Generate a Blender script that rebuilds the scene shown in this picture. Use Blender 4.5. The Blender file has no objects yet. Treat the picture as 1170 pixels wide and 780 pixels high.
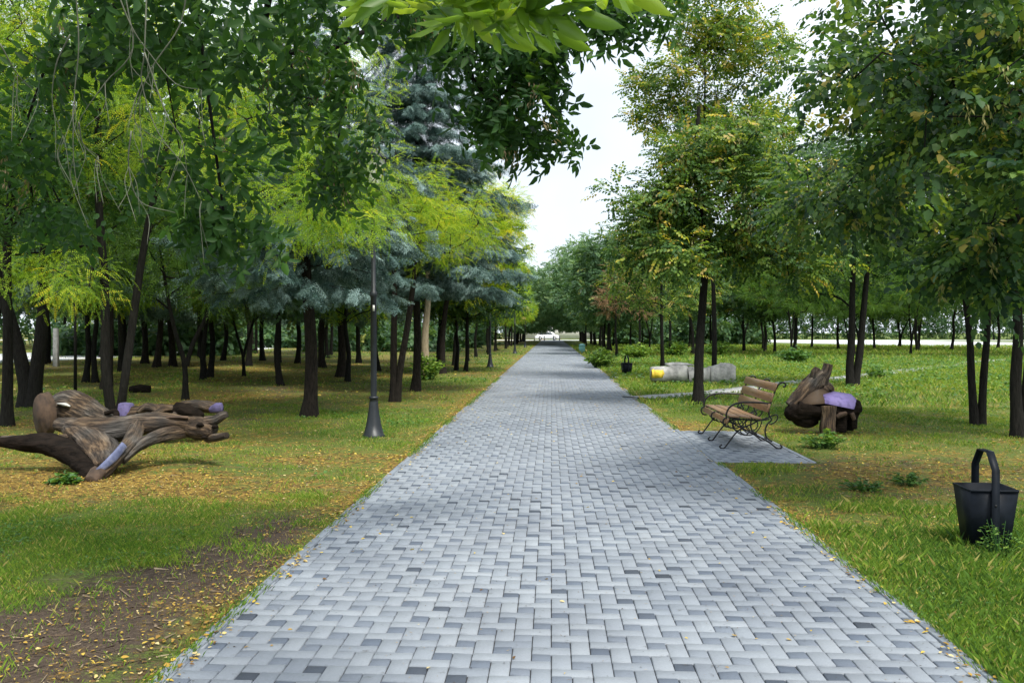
import bpy, math, random
import numpy as np
from mathutils import Vector, Matrix

# ------------------------------------------------------------------ scene, camera, light
sc = bpy.context.scene
col = sc.collection
random.seed(7)
RNG = np.random.default_rng(7)

F, CX, CY, CAMZ = 1060.0, 585.0, 390.0, 1.61      # lens in photo pixels (1170 wide)
YAW = math.atan(45 / F)
PITCH = -math.atan(11 / F)
cam_d = bpy.data.cameras.new('camera')
cam = bpy.data.objects.new('camera', cam_d)
col.objects.link(cam)
cam.location = (0, 0, CAMZ)
cam.rotation_euler = (math.pi / 2 + PITCH, 0, YAW)
cam_d.sensor_width = 36
cam_d.lens = 36 * F / 1170
cam_d.clip_start = 0.05
cam_d.clip_end = 3000
sc.camera = cam

world = bpy.data.worlds.new("World")
sc.world = world
world.use_nodes = True
wt = world.node_tree
for n in list(wt.nodes):
    wt.nodes.remove(n)
w_out = wt.nodes.new('ShaderNodeOutputWorld')
w_bg = wt.nodes.new('ShaderNodeBackground')
w_sky = wt.nodes.new('ShaderNodeTexSky')
w_sky.sky_type = 'NISHITA'
w_sky.sun_disc = False
SUN_EL, SUN_AZ = math.radians(55), math.radians(148)
w_sky.sun_elevation = SUN_EL
w_sky.sun_rotation = SUN_AZ
w_sky.air_density = 1.0
w_sky.dust_density = 3.0
w_mix = wt.nodes.new('ShaderNodeMixRGB')
w_mix.inputs['Fac'].default_value = 0.9
w_tc = wt.nodes.new('ShaderNodeTexCoord')
w_no = wt.nodes.new('ShaderNodeTexNoise')
w_no.inputs['Scale'].default_value = 2.2
w_no.inputs['Detail'].default_value = 5
w_cr = wt.nodes.new('ShaderNodeValToRGB')
w_cr.color_ramp.elements[0].position = 0.3
w_cr.color_ramp.elements[0].color = (6.0, 6.9, 7.9, 1)
w_cr.color_ramp.elements[1].position = 0.7
w_cr.color_ramp.elements[1].color = (10.0, 10.6, 11.3, 1)
wt.links.new(w_tc.outputs['Generated'], w_no.inputs['Vector'])
wt.links.new(w_no.outputs['Fac'], w_cr.inputs['Fac'])
wt.links.new(w_sky.outputs['Color'], w_mix.inputs['Color1'])
wt.links.new(w_cr.outputs['Color'], w_mix.inputs['Color2'])
wt.links.new(w_mix.outputs['Color'], w_bg.inputs['Color'])
w_bg.inputs['Strength'].default_value = 0.085
wt.links.new(w_bg.outputs['Background'], w_out.inputs['Surface'])

sun_d = bpy.data.lights.new('sun', 'SUN')
sun_d.energy = 3.4
sun_d.angle = math.radians(16)
sun_d.color = (1.0, 0.94, 0.84)
sun = bpy.data.objects.new('sun', sun_d)
col.objects.link(sun)
sdir = Vector((math.sin(SUN_AZ) * math.cos(SUN_EL), math.cos(SUN_AZ) * math.cos(SUN_EL), math.sin(SUN_EL)))
sun.rotation_euler = (-sdir).to_track_quat('-Z', 'Y').to_euler()

sc.view_settings.view_transform = 'Standard'
sc.view_settings.look = 'None'
sc.view_settings.exposure = 0.85
sc.view_settings.gamma = 1
sc.render.engine = 'CYCLES'
sc.cycles.max_bounces = 7
sc.cycles.diffuse_bounces = 4
sc.cycles.transmission_bounces = 5
sc.cycles.use_denoising = True
sc.cycles.use_adaptive_sampling = True
sc.cycles.adaptive_threshold = 0.02

CAMROT = Matrix.Rotation(YAW, 3, 'Z') @ Matrix.Rotation(math.pi / 2 + PITCH, 3, 'X')


def ray(px, py):
    return CAMROT @ Vector(((px - CX) / F, -(py - CY) / F, -1.0))


def at(px, py, Y):
    """the point seen at a photo pixel, at distance Y along the path"""
    d = ray(px, py)
    return Vector((0, 0, CAMZ)) + d * (Y / d.y)


def gr(px, py, z=0.0):
    d = ray(px, py)
    return Vector((0, 0, CAMZ)) + d * ((z - CAMZ) / d.z)


# ------------------------------------------------------------------ helpers
def tag(o, label=None, cat=None, group=None, kind=None):
    if label: o['label'] = label
    if cat: o['category'] = cat
    if group: o['group'] = group
    if kind: o['kind'] = kind
    return o


def empty(name, loc=(0, 0, 0), rz=0.0, sc_=1.0):
    o = bpy.data.objects.new(name, None)
    o.empty_display_size = 0.2
    col.objects.link(o)
    o.location = loc
    o.rotation_euler = (0, 0, rz)
    o.scale = (sc_, sc_, sc_)
    return o


def npmesh(name, V, faces, mats, parent=None, fattr=None, smooth=False, midx=None):
    """faces: list of int arrays (M,k)"""
    V = np.asarray(V, dtype=np.float32)
    if not isinstance(faces, (list, tuple)):
        faces = [faces]
    faces = [np.asarray(f, dtype=np.int32) for f in faces if len(f)]
    me = bpy.data.meshes.new(name)
    me.vertices.add(len(V))
    me.vertices.foreach_set('co', V.ravel())
    loops = np.concatenate([f.ravel() for f in faces])
    tot = np.concatenate([np.full(len(f), f.shape[1], dtype=np.int32) for f in faces])
    start = np.concatenate([[0], np.cumsum(tot)[:-1]]).astype(np.int32)
    me.loops.add(len(loops))
    me.loops.foreach_set('vertex_index', loops)
    me.polygons.add(len(tot))
    me.polygons.foreach_set('loop_start', start)
    me.polygons.foreach_set('loop_total', tot)
    if smooth:
        me.polygons.foreach_set('use_smooth', np.ones(len(tot), dtype=bool))
    if midx is not None:
        me.polygons.foreach_set('material_index', np.asarray(midx, dtype=np.int32))
    if fattr:
        for k, a in fattr.items():
            at_ = me.attributes.new(k, 'FLOAT', 'FACE')
            at_.data.foreach_set('value', np.asarray(a, dtype=np.float32))
    me.update(calc_edges=True)
    me.validate()
    for m in (mats if isinstance(mats, (list, tuple)) else [mats]):
        me.materials.append(m)
    o = bpy.data.objects.new(name, me)
    col.objects.link(o)
    if parent: o.parent = parent
    return o


class MB:
    """collects simple shapes into one mesh"""
    def __init__(s):
        s.v = []; s.q = []; s.t = []; s.n = 0

    def add(s, V, q=None, t=None):
        V = np.asarray(V, dtype=float).reshape(-1, 3)
        if q is not None and len(q): s.q.append(np.asarray(q, dtype=int) + s.n)
        if t is not None and len(t): s.t.append(np.asarray(t, dtype=int) + s.n)
        s.v.append(V); s.n += len(V)

    def box(s, c, size, rot=None, taper=(1, 1), bevel=0.0):
        hx, hy, hz = [k / 2 for k in size]
        b = min(bevel, hx * .9, hy * .9, hz * .9)
        def ring(x, y, z, bb):
            return [(x - bb, y, z), (x, y - bb, z), (x, -(y - bb), z), (x - bb, -y, z),
                    (-(x - bb), -y, z), (-x, -(y - bb), z), (-x, y - bb, z), (-(x - bb), y, z)]
        if b > 0:
            L = []
            for (z, f_, ins) in ((-hz, 1, b), (-hz + b, 1, 0), (hz - b, 1, 0), (hz, 1, b)):
                tx = 1 + (taper[0] - 1) * (z + hz) / (2 * hz)
                ty = 1 + (taper[1] - 1) * (z + hz) / (2 * hz)
                L += ring((hx - ins) * tx, (hy - ins) * ty, z, b * .6)
            V = np.array(L)
            q = []
            for k in range(3):
                for i in range(8):
                    j = (i + 1) % 8
                    q.append((k * 8 + i, (k + 1) * 8 + i, (k + 1) * 8 + j, k * 8 + j))
            q += [(0, 1, 2, 3), (0, 3, 4, 7), (4, 5, 6, 7)]
            o = 24
            q += [(o + 3, o + 2, o + 1, o), (o + 7, o + 4, o + 3, o), (o + 7, o + 6, o + 5, o + 4)]
        else:
            V = np.array([(sx * hx * (taper[0] if sz > 0 else 1), sy * hy * (taper[1] if sz > 0 else 1), sz * hz)
                          for sz in (-1, 1) for sx, sy in ((-1, -1), (1, -1), (1, 1), (-1, 1))])
            q = [(3, 2, 1, 0), (4, 5, 6, 7), (0, 1, 5, 4), (1, 2, 6, 5), (2, 3, 7, 6), (3, 0, 4, 7)]
        if rot is not None:
            V = V @ np.array(rot.to_3x3()).T
        s.add(V + np.array(c), q=q)

    def tube(s, pts, rad, n=8, cap=True, flat=None, noise=0.0, seed=0, up=None):
        P = np.array([tuple(p) for p in pts], dtype=float)
        m = len(P)
        R = np.full(m, rad) if np.isscalar(rad) else np.array(rad, dtype=float)
        T = np.gradient(P, axis=0)
        T /= np.linalg.norm(T, axis=1)[:, None] + 1e-12
        a = np.array(up if up is not None else ((0, 0, 1) if abs(T[0, 2]) < .9 else (1, 0, 0)), dtype=float)
        rg = np.random.default_rng(seed)
        ang = np.arange(n) * 2 * math.pi / n
        rings = []
        prof = 1 + noise * rg.normal(size=n)
        for i in range(m):
            u = a - T[i] * a.dot(T[i]); u /= np.linalg.norm(u) + 1e-12
            a = u
            w = np.cross(T[i], u)
            pr = prof * (1 + noise * .5 * rg.normal(size=n))
            fu, fw = (1, 1) if flat is None else (flat if not isinstance(flat[0], (tuple, list)) else flat[i])
            rings.append(P[i] + R[i] * ((np.cos(ang) * pr * fu)[:, None] * u + (np.sin(ang) * pr * fw)[:, None] * w))
        V = np.concatenate(rings)
        q = []
        for i in range(m - 1):
            for k in range(n):
                k2 = (k + 1) % n
                q.append((i * n + k, i * n + k2, (i + 1) * n + k2, (i + 1) * n + k))
        t = []
        if cap:
            V = np.vstack([V, P[0], P[-1]])
            c0, c1 = m * n, m * n + 1
            for k in range(n):
                k2 = (k + 1) % n
                t.append((c0, k2, k)); t.append((c1, (m - 1) * n + k, (m - 1) * n + k2))
        s.add(V, q=q, t=t)

    def lathe(s, prof, c=(0, 0, 0), n=16):
        c = np.array(c, dtype=float)
        m = len(prof)
        V = [c + np.array([r * math.cos(2 * math.pi * k / n), r * math.sin(2 * math.pi * k / n), z])
             for r, z in prof for k in range(n)]
        q = [(i * n + k, i * n + (k + 1) % n, (i + 1) * n + (k + 1) % n, (i + 1) * n + k)
             for i in range(m - 1) for k in range(n)]
        s.add(V, q=q)

    def build(s, name, mat, parent=None, smooth=False, bevel=0):
        o = npmesh(name, np.concatenate(s.v), [np.concatenate(k) for k in (s.q, s.t) if k], mat, parent, smooth=smooth)
        return o


def smoothpath(pts, k=6):
    """Catmull-Rom through points"""
    P = [np.array(tuple(p), dtype=float) for p in pts]
    P = [2 * P[0] - P[1]] + P + [2 * P[-1] - P[-2]]
    out = []
    for i in range(1, len(P) - 2):
        for j in range(k):
            t = j / k
            out.append(.5 * (2 * P[i] + (P[i + 1] - P[i - 1]) * t + (2 * P[i - 1] - 5 * P[i] + 4 * P[i + 1] - P[i + 2]) * t * t
                             + (3 * P[i] - P[i - 1] - 3 * P[i + 1] + P[i + 2]) * t ** 3))
    out.append(P[-2])
    return np.array(out)


_perm = np.random.default_rng(99).random((256, 256))
def vnoise(x, y, s=1.0, oct=3):
    x = np.asarray(x, dtype=float) / s; y = np.asarray(y, dtype=float) / s
    r = 0; a = 1; tot = 0
    for o in range(oct):
        xi = np.floor(x).astype(int); yi = np.floor(y).astype(int)
        fx = x - xi; fy = y - yi
        fx = fx * fx * (3 - 2 * fx); fy = fy * fy * (3 - 2 * fy)
        g = lambda i, j: _perm[(xi + i) % 256, (yi + j) % 256]
        r = r + a * ((g(0, 0) * (1 - fx) + g(1, 0) * fx) * (1 - fy) + (g(0, 1) * (1 - fx) + g(1, 1) * fx) * fy)
        tot += a; a *= .5; x = x * 2 + 17.3; y = y * 2 + 5.1
    return r / tot


def sstep(a, b, x):
    t = np.clip((np.asarray(x, dtype=float) - a) / (b - a), 0, 1)
    return t * t * (3 - 2 * t)


# ------------------------------------------------------------------ materials
def newmat(name):
    m = bpy.data.materials.new(name)
    m.use_nodes = True
    nt = m.node_tree
    for n in list(nt.nodes): nt.nodes.remove(n)
    out = nt.nodes.new('ShaderNodeOutputMaterial')
    return m, nt, out


def N(nt, typ, **kw):
    n = nt.nodes.new(typ)
    for k, v in kw.items():
        if k in n.inputs: n.inputs[k].default_value = v
        else: setattr(n, k, v)
    return n


def ramp(nt, stops, fac=None, interp='LINEAR'):
    r = nt.nodes.new('ShaderNodeValToRGB')
    cr = r.color_ramp
    cr.interpolation = interp
    while len(cr.elements) > 1: cr.elements.remove(cr.elements[-1])
    cr.elements[0].position = stops[0][0]; cr.elements[0].color = (*stops[0][1], 1)
    for p, c in stops[1:]:
        e = cr.elements.new(p); e.color = (*c, 1)
    if fac is not None: nt.links.new(fac, r.inputs['Fac'])
    return r


def surf_mat(name, c1, c2, scale=8, rough=.8, metallic=0.0, bump=.3, stretch=(1, 1, 1), detail=6, c3=None, bdist=.01, spec=.5):
    m, nt, out = newmat(name)
    tc = N(nt, 'ShaderNodeTexCoord'); mp = N(nt, 'ShaderNodeMapping', Scale=stretch)
    no = N(nt, 'ShaderNodeTexNoise', Scale=scale, Detail=detail, Roughness=.6)
    nt.links.new(tc.outputs['Object'], mp.inputs['Vector']); nt.links.new(mp.outputs['Vector'], no.inputs['Vector'])
    st = [(.3, c1), (.7, c2)] if c3 is None else [(.28, c1), (.5, c2), (.72, c3)]
    r = ramp(nt, st, no.outputs['Fac'])
    b = N(nt, 'ShaderNodeBsdfPrincipled', Roughness=rough, Metallic=metallic)
    b.inputs['Specular IOR Level'].default_value = spec
    nt.links.new(r.outputs['Color'], b.inputs['Base Color'])
    if bump:
        bp = N(nt, 'ShaderNodeBump', Strength=bump, Distance=bdist)
        nt.links.new(no.outputs['Fac'], bp.inputs['Height']); nt.links.new(bp.outputs['Normal'], b.inputs['Normal'])
    nt.links.new(b.outputs['BSDF'], out.inputs['Surface'])
    return m


def leaf_mat(name, stops, trans=.4, rough=.5, spec=.25, tgain=1.7):
    m, nt, out = newmat(name)
    a = N(nt, 'ShaderNodeAttribute', attribute_name='tint')
    r = ramp(nt, stops, a.outputs['Fac'])
    b = N(nt, 'ShaderNodeBsdfPrincipled', Roughness=rough)
    b.inputs['Specular IOR Level'].default_value = spec
    nt.links.new(r.outputs['Color'], b.inputs['Base Color'])
    g = N(nt, 'ShaderNodeMixRGB', blend_type='MULTIPLY', Fac=1.0)
    g.inputs['Color2'].default_value = (1.25 * tgain, 1.15 * tgain, .45 * tgain, 1)
    nt.links.new(r.outputs['Color'], g.inputs['Color1'])
    t = N(nt, 'ShaderNodeBsdfTranslucent')
    nt.links.new(g.outputs['Color'], t.inputs['Color'])
    mx = N(nt, 'ShaderNodeMixShader', Fac=trans)
    nt.links.new(b.outputs['BSDF'], mx.inputs[1]); nt.links.new(t.outputs['BSDF'], mx.inputs[2])
    nt.links.new(mx.outputs['Shader'], out.inputs['Surface'])
    return m


M = {}
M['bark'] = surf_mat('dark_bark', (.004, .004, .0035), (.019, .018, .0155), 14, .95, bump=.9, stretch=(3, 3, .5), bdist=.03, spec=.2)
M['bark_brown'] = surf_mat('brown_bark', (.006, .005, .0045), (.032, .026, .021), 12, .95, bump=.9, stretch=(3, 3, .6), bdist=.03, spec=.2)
M['bark_pale'] = surf_mat('pale_bark', (.16, .13, .085), (.34, .29, .20), 9, .9, bump=.6, stretch=(3, 3, .5), bdist=.02, spec=.2)
M['twig_pale'] = surf_mat('pale_twig', (.07, .08, .055), (.17, .18, .135), 9, .8, bump=0, spec=.3)
M['linden'] = leaf_mat('linden_leaf', [(0, (.018, .052, .018)), (.40, (.060, .130, .032)), (.70, (.15, .23, .042)), (.88, (.30, .33, .05)), (.95, (.45, .38, .05)), (1, (.42, .33, .13))], .35)
M['maple'] = leaf_mat('dark_linden_leaf', [(0, (.014, .042, .022)), (.45, (.045, .105, .036)), (.75, (.12, .20, .045)), (.96, (.20, .26, .05)), (1, (.38, .32, .10))], .40)
M['locust'] = leaf_mat('locust_leaflet', [(0, (.032, .095, .016)), (.42, (.13, .245, .026)), (.82, (.32, .43, .036)), (1, (.50, .46, .04))], .5, .5)
M['locust_dark'] = leaf_mat('locust_dark_leaflet', [(0, (.018, .058, .014)), (.5, (.080, .165, .028)), (.9, (.13, .22, .03)), (1, (.26, .29, .04))], .42, .5)
M['ash'] = leaf_mat('ash_leaflet', [(0, (.018, .055, .018)), (.5, (.045, .115, .024)), (.85, (.11, .20, .03)), (1, (.22, .30, .04))], .45, .5, .25)
M['ash_light'] = leaf_mat('young_ash_leaflet', [(0, (.07, .15, .02)), (.6, (.15, .26, .03)), (1, (.24, .34, .04))], .5, .35, .5)
M['spruce'] = leaf_mat('blue_spruce_needle', [(0, (.012, .042, .036)), (.5, (.078, .148, .135)), (1, (.27, .39, .39))], .12, .6, .3, .8)
M['pine'] = leaf_mat('pine_needle', [(0, (.028, .062, .045)), (.6, (.06, .115, .08)), (1, (.11, .17, .12))], .15, .6, .3, .8)
M['far'] = leaf_mat('far_leaf', [(0, (.018, .052, .024)), (.5, (.060, .125, .055)), (.85, (.11, .18, .06)), (1, (.25, .27, .08))], .35)
M['hazed_far'] = leaf_mat('hazed_far_leaf', [(0, (.05, .12, .07)), (.5, (.125, .225, .12)), (1, (.25, .35, .17))], .35)  # leaf colour lightened to stand in for haze on the far trees
M['dry'] = leaf_mat('dry_leaf', [(0, (.16, .10, .055)), (1, (.34, .22, .12))], .25, .7, .2, .8)
M['seed'] = leaf_mat('seed_husk', [(0, (.13, .10, .06)), (1, (.34, .27, .17))], .3, .7, .2, .8)
M['bract'] = leaf_mat('bract', [(0, (.16, .22, .06)), (1, (.48, .42, .20))], .35, .6, .2, .8)
M['grass'] = leaf_mat('grass_blade', [(0, (.045, .105, .022)), (.4, (.125, .235, .032)), (.7, (.25, .35, .045)), (.88, (.34, .34, .09)), (1, (.46, .37, .17))], .35, .6, .25, 1.2)
M['weed'] = leaf_mat('weed_leaf', [(0, (.045, .12, .035)), (.6, (.10, .21, .04)), (1, (.22, .33, .06))], .35, .5, .3, 1.2)
M['litter'] = leaf_mat('fallen_leaf', [(0, (.09, .050, .024)), (.3, (.22, .125, .035)), (.6, (.42, .27, .05)), (.85, (.58, .44, .08)), (1, (.60, .50, .26))], .2, .7, .2, .8)


def ground_mat():
    m, nt, out = newmat('park_ground')
    L = nt.links.new
    tc = N(nt, 'ShaderNodeTexCoord')
    a = N(nt, 'ShaderNodeAttribute', attribute_name='zone')
    sep = N(nt, 'ShaderNodeSeparateColor'); L(a.outputs['Color'], sep.inputs['Color'])
    nf = N(nt, 'ShaderNodeTexNoise', Scale=46.0, Detail=8, Roughness=.8); L(tc.outputs['Object'], nf.inputs['Vector'])
    nm = N(nt, 'ShaderNodeTexNoise', Scale=5.0, Detail=6, Roughness=.65); L(tc.outputs['Object'], nm.inputs['Vector'])
    vo = N(nt, 'ShaderNodeTexVoronoi', Scale=26.0); L(tc.outputs['Object'], vo.inputs['Vector'])
    grass = ramp(nt, [(.25, (.040, .062, .018)), (.5, (.095, .135, .028)), (.75, (.20, .21, .060))], nf.outputs['Fac'])
    dirt = ramp(nt, [(.25, (.030, .022, .018)), (.5, (.080, .060, .046)), (.75, (.19, .145, .105))], nf.outputs['Fac'])
    litter = ramp(nt, [(0, (.045, .030, .014)), (.3, (.10, .066, .022)), (.55, (.20, .13, .035)), (.8, (.34, .235, .055)), (1, (.09, .08, .03))], vo.outputs['Color'])
    def thresh(sig, w=.12):
        s = N(nt, 'ShaderNodeMath', operation='SUBTRACT'); L(sig, s.inputs[0])
        mix = N(nt, 'ShaderNodeMath', operation='ADD')
        h1 = N(nt, 'ShaderNodeMath', operation='MULTIPLY'); h1.inputs[1].default_value = .5; L(nf.outputs['Fac'], h1.inputs[0])
        h2 = N(nt, 'ShaderNodeMath', operation='MULTIPLY'); h2.inputs[1].default_value = .5; L(nm.outputs['Fac'], h2.inputs[0])
        L(h1.outputs[0], mix.inputs[0]); L(h2.outputs[0], mix.inputs[1])
        mr = N(nt, 'ShaderNodeMapRange'); mr.inputs['From Min'].default_value = .32; mr.inputs['From Max'].default_value = .68
        L(mix.outputs[0], mr.inputs['Value'])
        L(mr.outputs['Result'], s.inputs[1])
        r = N(nt, 'ShaderNodeMapRange'); r.inputs['From Min'].default_value = -w; r.inputs['From Max'].default_value = w
        L(s.outputs[0], r.inputs['Value'])
        return r.outputs['Result']
    m1 = N(nt, 'ShaderNodeMixRGB'); L(thresh(sep.outputs['Blue']), m1.inputs['Fac']); L(grass.outputs['Color'], m1.inputs['Color1']); L(dirt.outputs['Color'], m1.inputs['Color2'])
    m2 = N(nt, 'ShaderNodeMixRGB'); L(thresh(sep.outputs['Green']), m2.inputs['Fac']); L(m1.outputs['Color'], m2.inputs['Color1']); L(litter.outputs['Color'], m2.inputs['Color2'])
    b = N(nt, 'ShaderNodeBsdfPrincipled', Roughness=.95); b.inputs['Specular IOR Level'].default_value = .15
    L(m2.outputs['Color'], b.inputs['Base Color'])
    bp = N(nt, 'ShaderNodeBump', Strength=.8, Distance=.03); L(nf.outputs['Fac'], bp.inputs['Height']); L(bp.outputs['Normal'], b.inputs['Normal'])
    L(b.outputs['BSDF'], out.inputs['Surface'])
    return m


def paver_mat():
    m, nt, out = newmat('concrete_paver')
    L = nt.links.new
    tc = N(nt, 'ShaderNodeTexCoord')
    a = N(nt, 'ShaderNodeAttribute', attribute_name='tint')
    base = ramp(nt, [(0, (.028, .036, .050)), (.25, (.086, .108, .146)), (.5, (.136, .160, .197)), (.72, (.178, .204, .240)), (1, (.238, .265, .298))], a.outputs['Fac'])
    n1 = N(nt, 'ShaderNodeTexNoise', Scale=85.0, Detail=8, Roughness=.85); L(tc.outputs['Object'], n1.inputs['Vector'])
    n2 = N(nt, 'ShaderNodeTexNoise', Scale=1.1, Detail=5, Roughness=.6); L(tc.outputs['Object'], n2.inputs['Vector'])
    r1 = ramp(nt, [(.28, (.60, .60, .62)), (.42, (.97, .97, .97)), (.75, (1.22, 1.21, 1.19))], n1.outputs['Fac'])
    r2 = ramp(nt, [(.3, (.80, .80, .81)), (.7, (1.10, 1.10, 1.09))], n2.outputs['Fac'])
    m1 = N(nt, 'ShaderNodeMixRGB', blend_type='MULTIPLY', Fac=1.0); L(base.outputs['Color'], m1.inputs['Color1']); L(r1.outputs['Color'], m1.inputs['Color2'])
    m2 = N(nt, 'ShaderNodeMixRGB', blend_type='MULTIPLY', Fac=1.0); L(m1.outputs['Color'], m2.inputs['Color1']); L(r2.outputs['Color'], m2.inputs['Color2'])
    # small dark stains
    vs = N(nt, 'ShaderNodeTexNoise', Scale=9.0, Detail=8, Roughness=.75); L(tc.outputs['Object'], vs.inputs['Vector'])
    r3 = ramp(nt, [(.60, (1, 1, 1)), (.70, (.50, .49, .46))], vs.outputs['Fac'])
    m3 = N(nt, 'ShaderNodeMixRGB', blend_type='MULTIPLY', Fac=1.0); L(m2.outputs['Color'], m3.inputs['Color1']); L(r3.outputs['Color'], m3.inputs['Color2'])
    b = N(nt, 'ShaderNodeBsdfPrincipled', Roughness=.72); b.inputs['Specular IOR Level'].default_value = .4
    L(m3.outputs['Color'], b.inputs['Base Color'])
    bp = N(nt, 'ShaderNodeBump', Strength=.35, Distance=.004); L(n1.outputs['Fac'], bp.inputs['Height']); L(bp.outputs['Normal'], b.inputs['Normal'])
    L(b.outputs['BSDF'], out.inputs['Surface'])
    return m


M['ground'] = ground_mat()
M['paver'] = paver_mat()
M['joint'] = surf_mat('joint_sand', (.015, .014, .014), (.05, .047, .044), 30, .95, bump=.3)
M['kerb'] = surf_mat('concrete_kerb', (.12, .145, .18), (.21, .24, .275), 14, .85, bump=.3)
M['road'] = surf_mat('pale_road', (.50, .52, .55), (.62, .64, .66), .6, .7, bump=0)
M['slab'] = surf_mat('concrete_slab', (.22, .23, .23), (.38, .39, .39), 7, .9, bump=.4)
M['iron'] = surf_mat('black_iron', (.006, .006, .007), (.014, .014, .016), 30, .38, .3, bump=.1)
M['steel'] = surf_mat('navy_black_steel', (.003, .005, .008), (.007, .010, .016), 18, .5, .0, bump=.08, spec=.14)
M['pole'] = surf_mat('grey_black_paint', (.010, .013, .017), (.020, .025, .031), 9, .45, .2, bump=.08)
M['glass'] = surf_mat('frosted_glass', (.5, .5, .48), (.6, .6, .58), 5, .3, bump=0)
M['slat'] = surf_mat('bench_wood', (.085, .042, .020), (.27, .155, .075), 7, .38, bump=.5, stretch=(10, .7, 10), c3=(.20, .12, .07), bdist=.004)


def log_mat(name, paint=None):
    m, nt, out = newmat(name)
    L = nt.links.new
    tc = N(nt, 'ShaderNodeTexCoord')
    ga = N(nt, 'ShaderNodeAttribute', attribute_name='grain')
    mp = N(nt, 'ShaderNodeMapping', Scale=(.9, 6.5, 6.5)); L(ga.outputs['Vector'], mp.inputs['Vector'])
    n1 = N(nt, 'ShaderNodeTexNoise', Scale=4.0, Detail=8, Roughness=.65); L(mp.outputs['Vector'], n1.inputs['Vector'])
    n2 = N(nt, 'ShaderNodeTexNoise', Scale=2.3, Detail=4); L(tc.outputs['Object'], n2.inputs['Vector'])
    wood = ramp(nt, [(.30, (.008, .005, .003)), (.46, (.036, .024, .016)), (.56, (.105, .070, .042)), (.76, (.24, .175, .11))], n1.outputs['Fac'])
    grey = ramp(nt, [(.33, (.010, .009, .008)), (.52, (.060, .055, .050)), (.74, (.19, .175, .16))], n1.outputs['Fac'])
    f = ramp(nt, [(.46, (0, 0, 0)), (.66, (1, 1, 1))], n2.outputs['Fac'])
    mx = N(nt, 'ShaderNodeMixRGB'); L(f.outputs['Color'], mx.inputs['Fac']); L(wood.outputs['Color'], mx.inputs['Color1']); L(grey.outputs['Color'], mx.inputs['Color2'])
    b = N(nt, 'ShaderNodeBsdfPrincipled', Roughness=.75); b.inputs['Specular IOR Level'].default_value = .3
    L(mx.outputs['Color'], b.inputs['Base Color'])
    bp = N(nt, 'ShaderNodeBump', Strength=1.0, Distance=.06); L(n1.outputs['Fac'], bp.inputs['Height']); L(bp.outputs['Normal'], b.inputs['Normal'])
    L(b.outputs['BSDF'], out.inputs['Surface'])
    return m


M['log'] = log_mat('weathered_log')
M['log_dark'] = surf_mat('near_black_wood', (.003, .0025, .002), (.018, .013, .010), 7, .92, bump=.9, stretch=(1, 3, 3), bdist=.03, spec=.1)  # near-black brown wood tone
M['cut'] = surf_mat('cut_wood', (.02, .012, .008), (.085, .052, .032), 9, .85, bump=.5)
M['purple'] = surf_mat('purple_paint', (.06, .05, .14), (.22, .175, .42), 8, .7, bump=.5, c3=(.20, .16, .34))
M['dusty_purple'] = surf_mat('dusty_purple_paint', (.025, .022, .05), (.10, .085, .20), 9, .8, bump=.5, c3=(.07, .06, .12))
M['blue'] = surf_mat('faded_blue_paint', (.035, .045, .10), (.10, .12, .22), 9, .7, bump=.4, c3=(.24, .22, .22))
M['white_stone'] = surf_mat('whitewashed_stone', (.16, .165, .165), (.50, .50, .49), 5, .9, bump=.35, stretch=(1, 1, 1), bdist=.02)
M['yellow'] = surf_mat('yellow_paint', (.55, .38, .03), (.75, .58, .05), 9, .7, bump=.3)
M['turq'] = surf_mat('turquoise_paint', (.16, .42, .44), (.26, .55, .56), 9, .5, bump=0)
M['carwhite'] = surf_mat('white_car_paint', (.74, .75, .77), (.80, .81, .82), 3, .25, bump=0)
M['carglass'] = surf_mat('car_glass', (.10, .12, .14), (.16, .18, .20), 3, .08, bump=0)
M['rubber'] = surf_mat('tyre_rubber', (.015, .015, .015), (.03, .03, .03), 9, .8, bump=0)
M['rim'] = surf_mat('alloy', (.35, .35, .36), (.45, .45, .46), 9, .35, .8, bump=0)
M['wall_pale'] = surf_mat('pale_render', (.60, .60, .58), (.72, .71, .69), 2, .85, bump=0)
M['gap_dark'] = surf_mat('gap_shade_dark', (.03, .024, .02), (.09, .07, .055), 12, .95, bump=.8)  # dark tone for the shaded gap below the left block

#@@SETTING
# ------------------------------------------------------------------ setting: ground, paving, roads
PL, PR, PEND = -1.79, 2.025, 172.0


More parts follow.
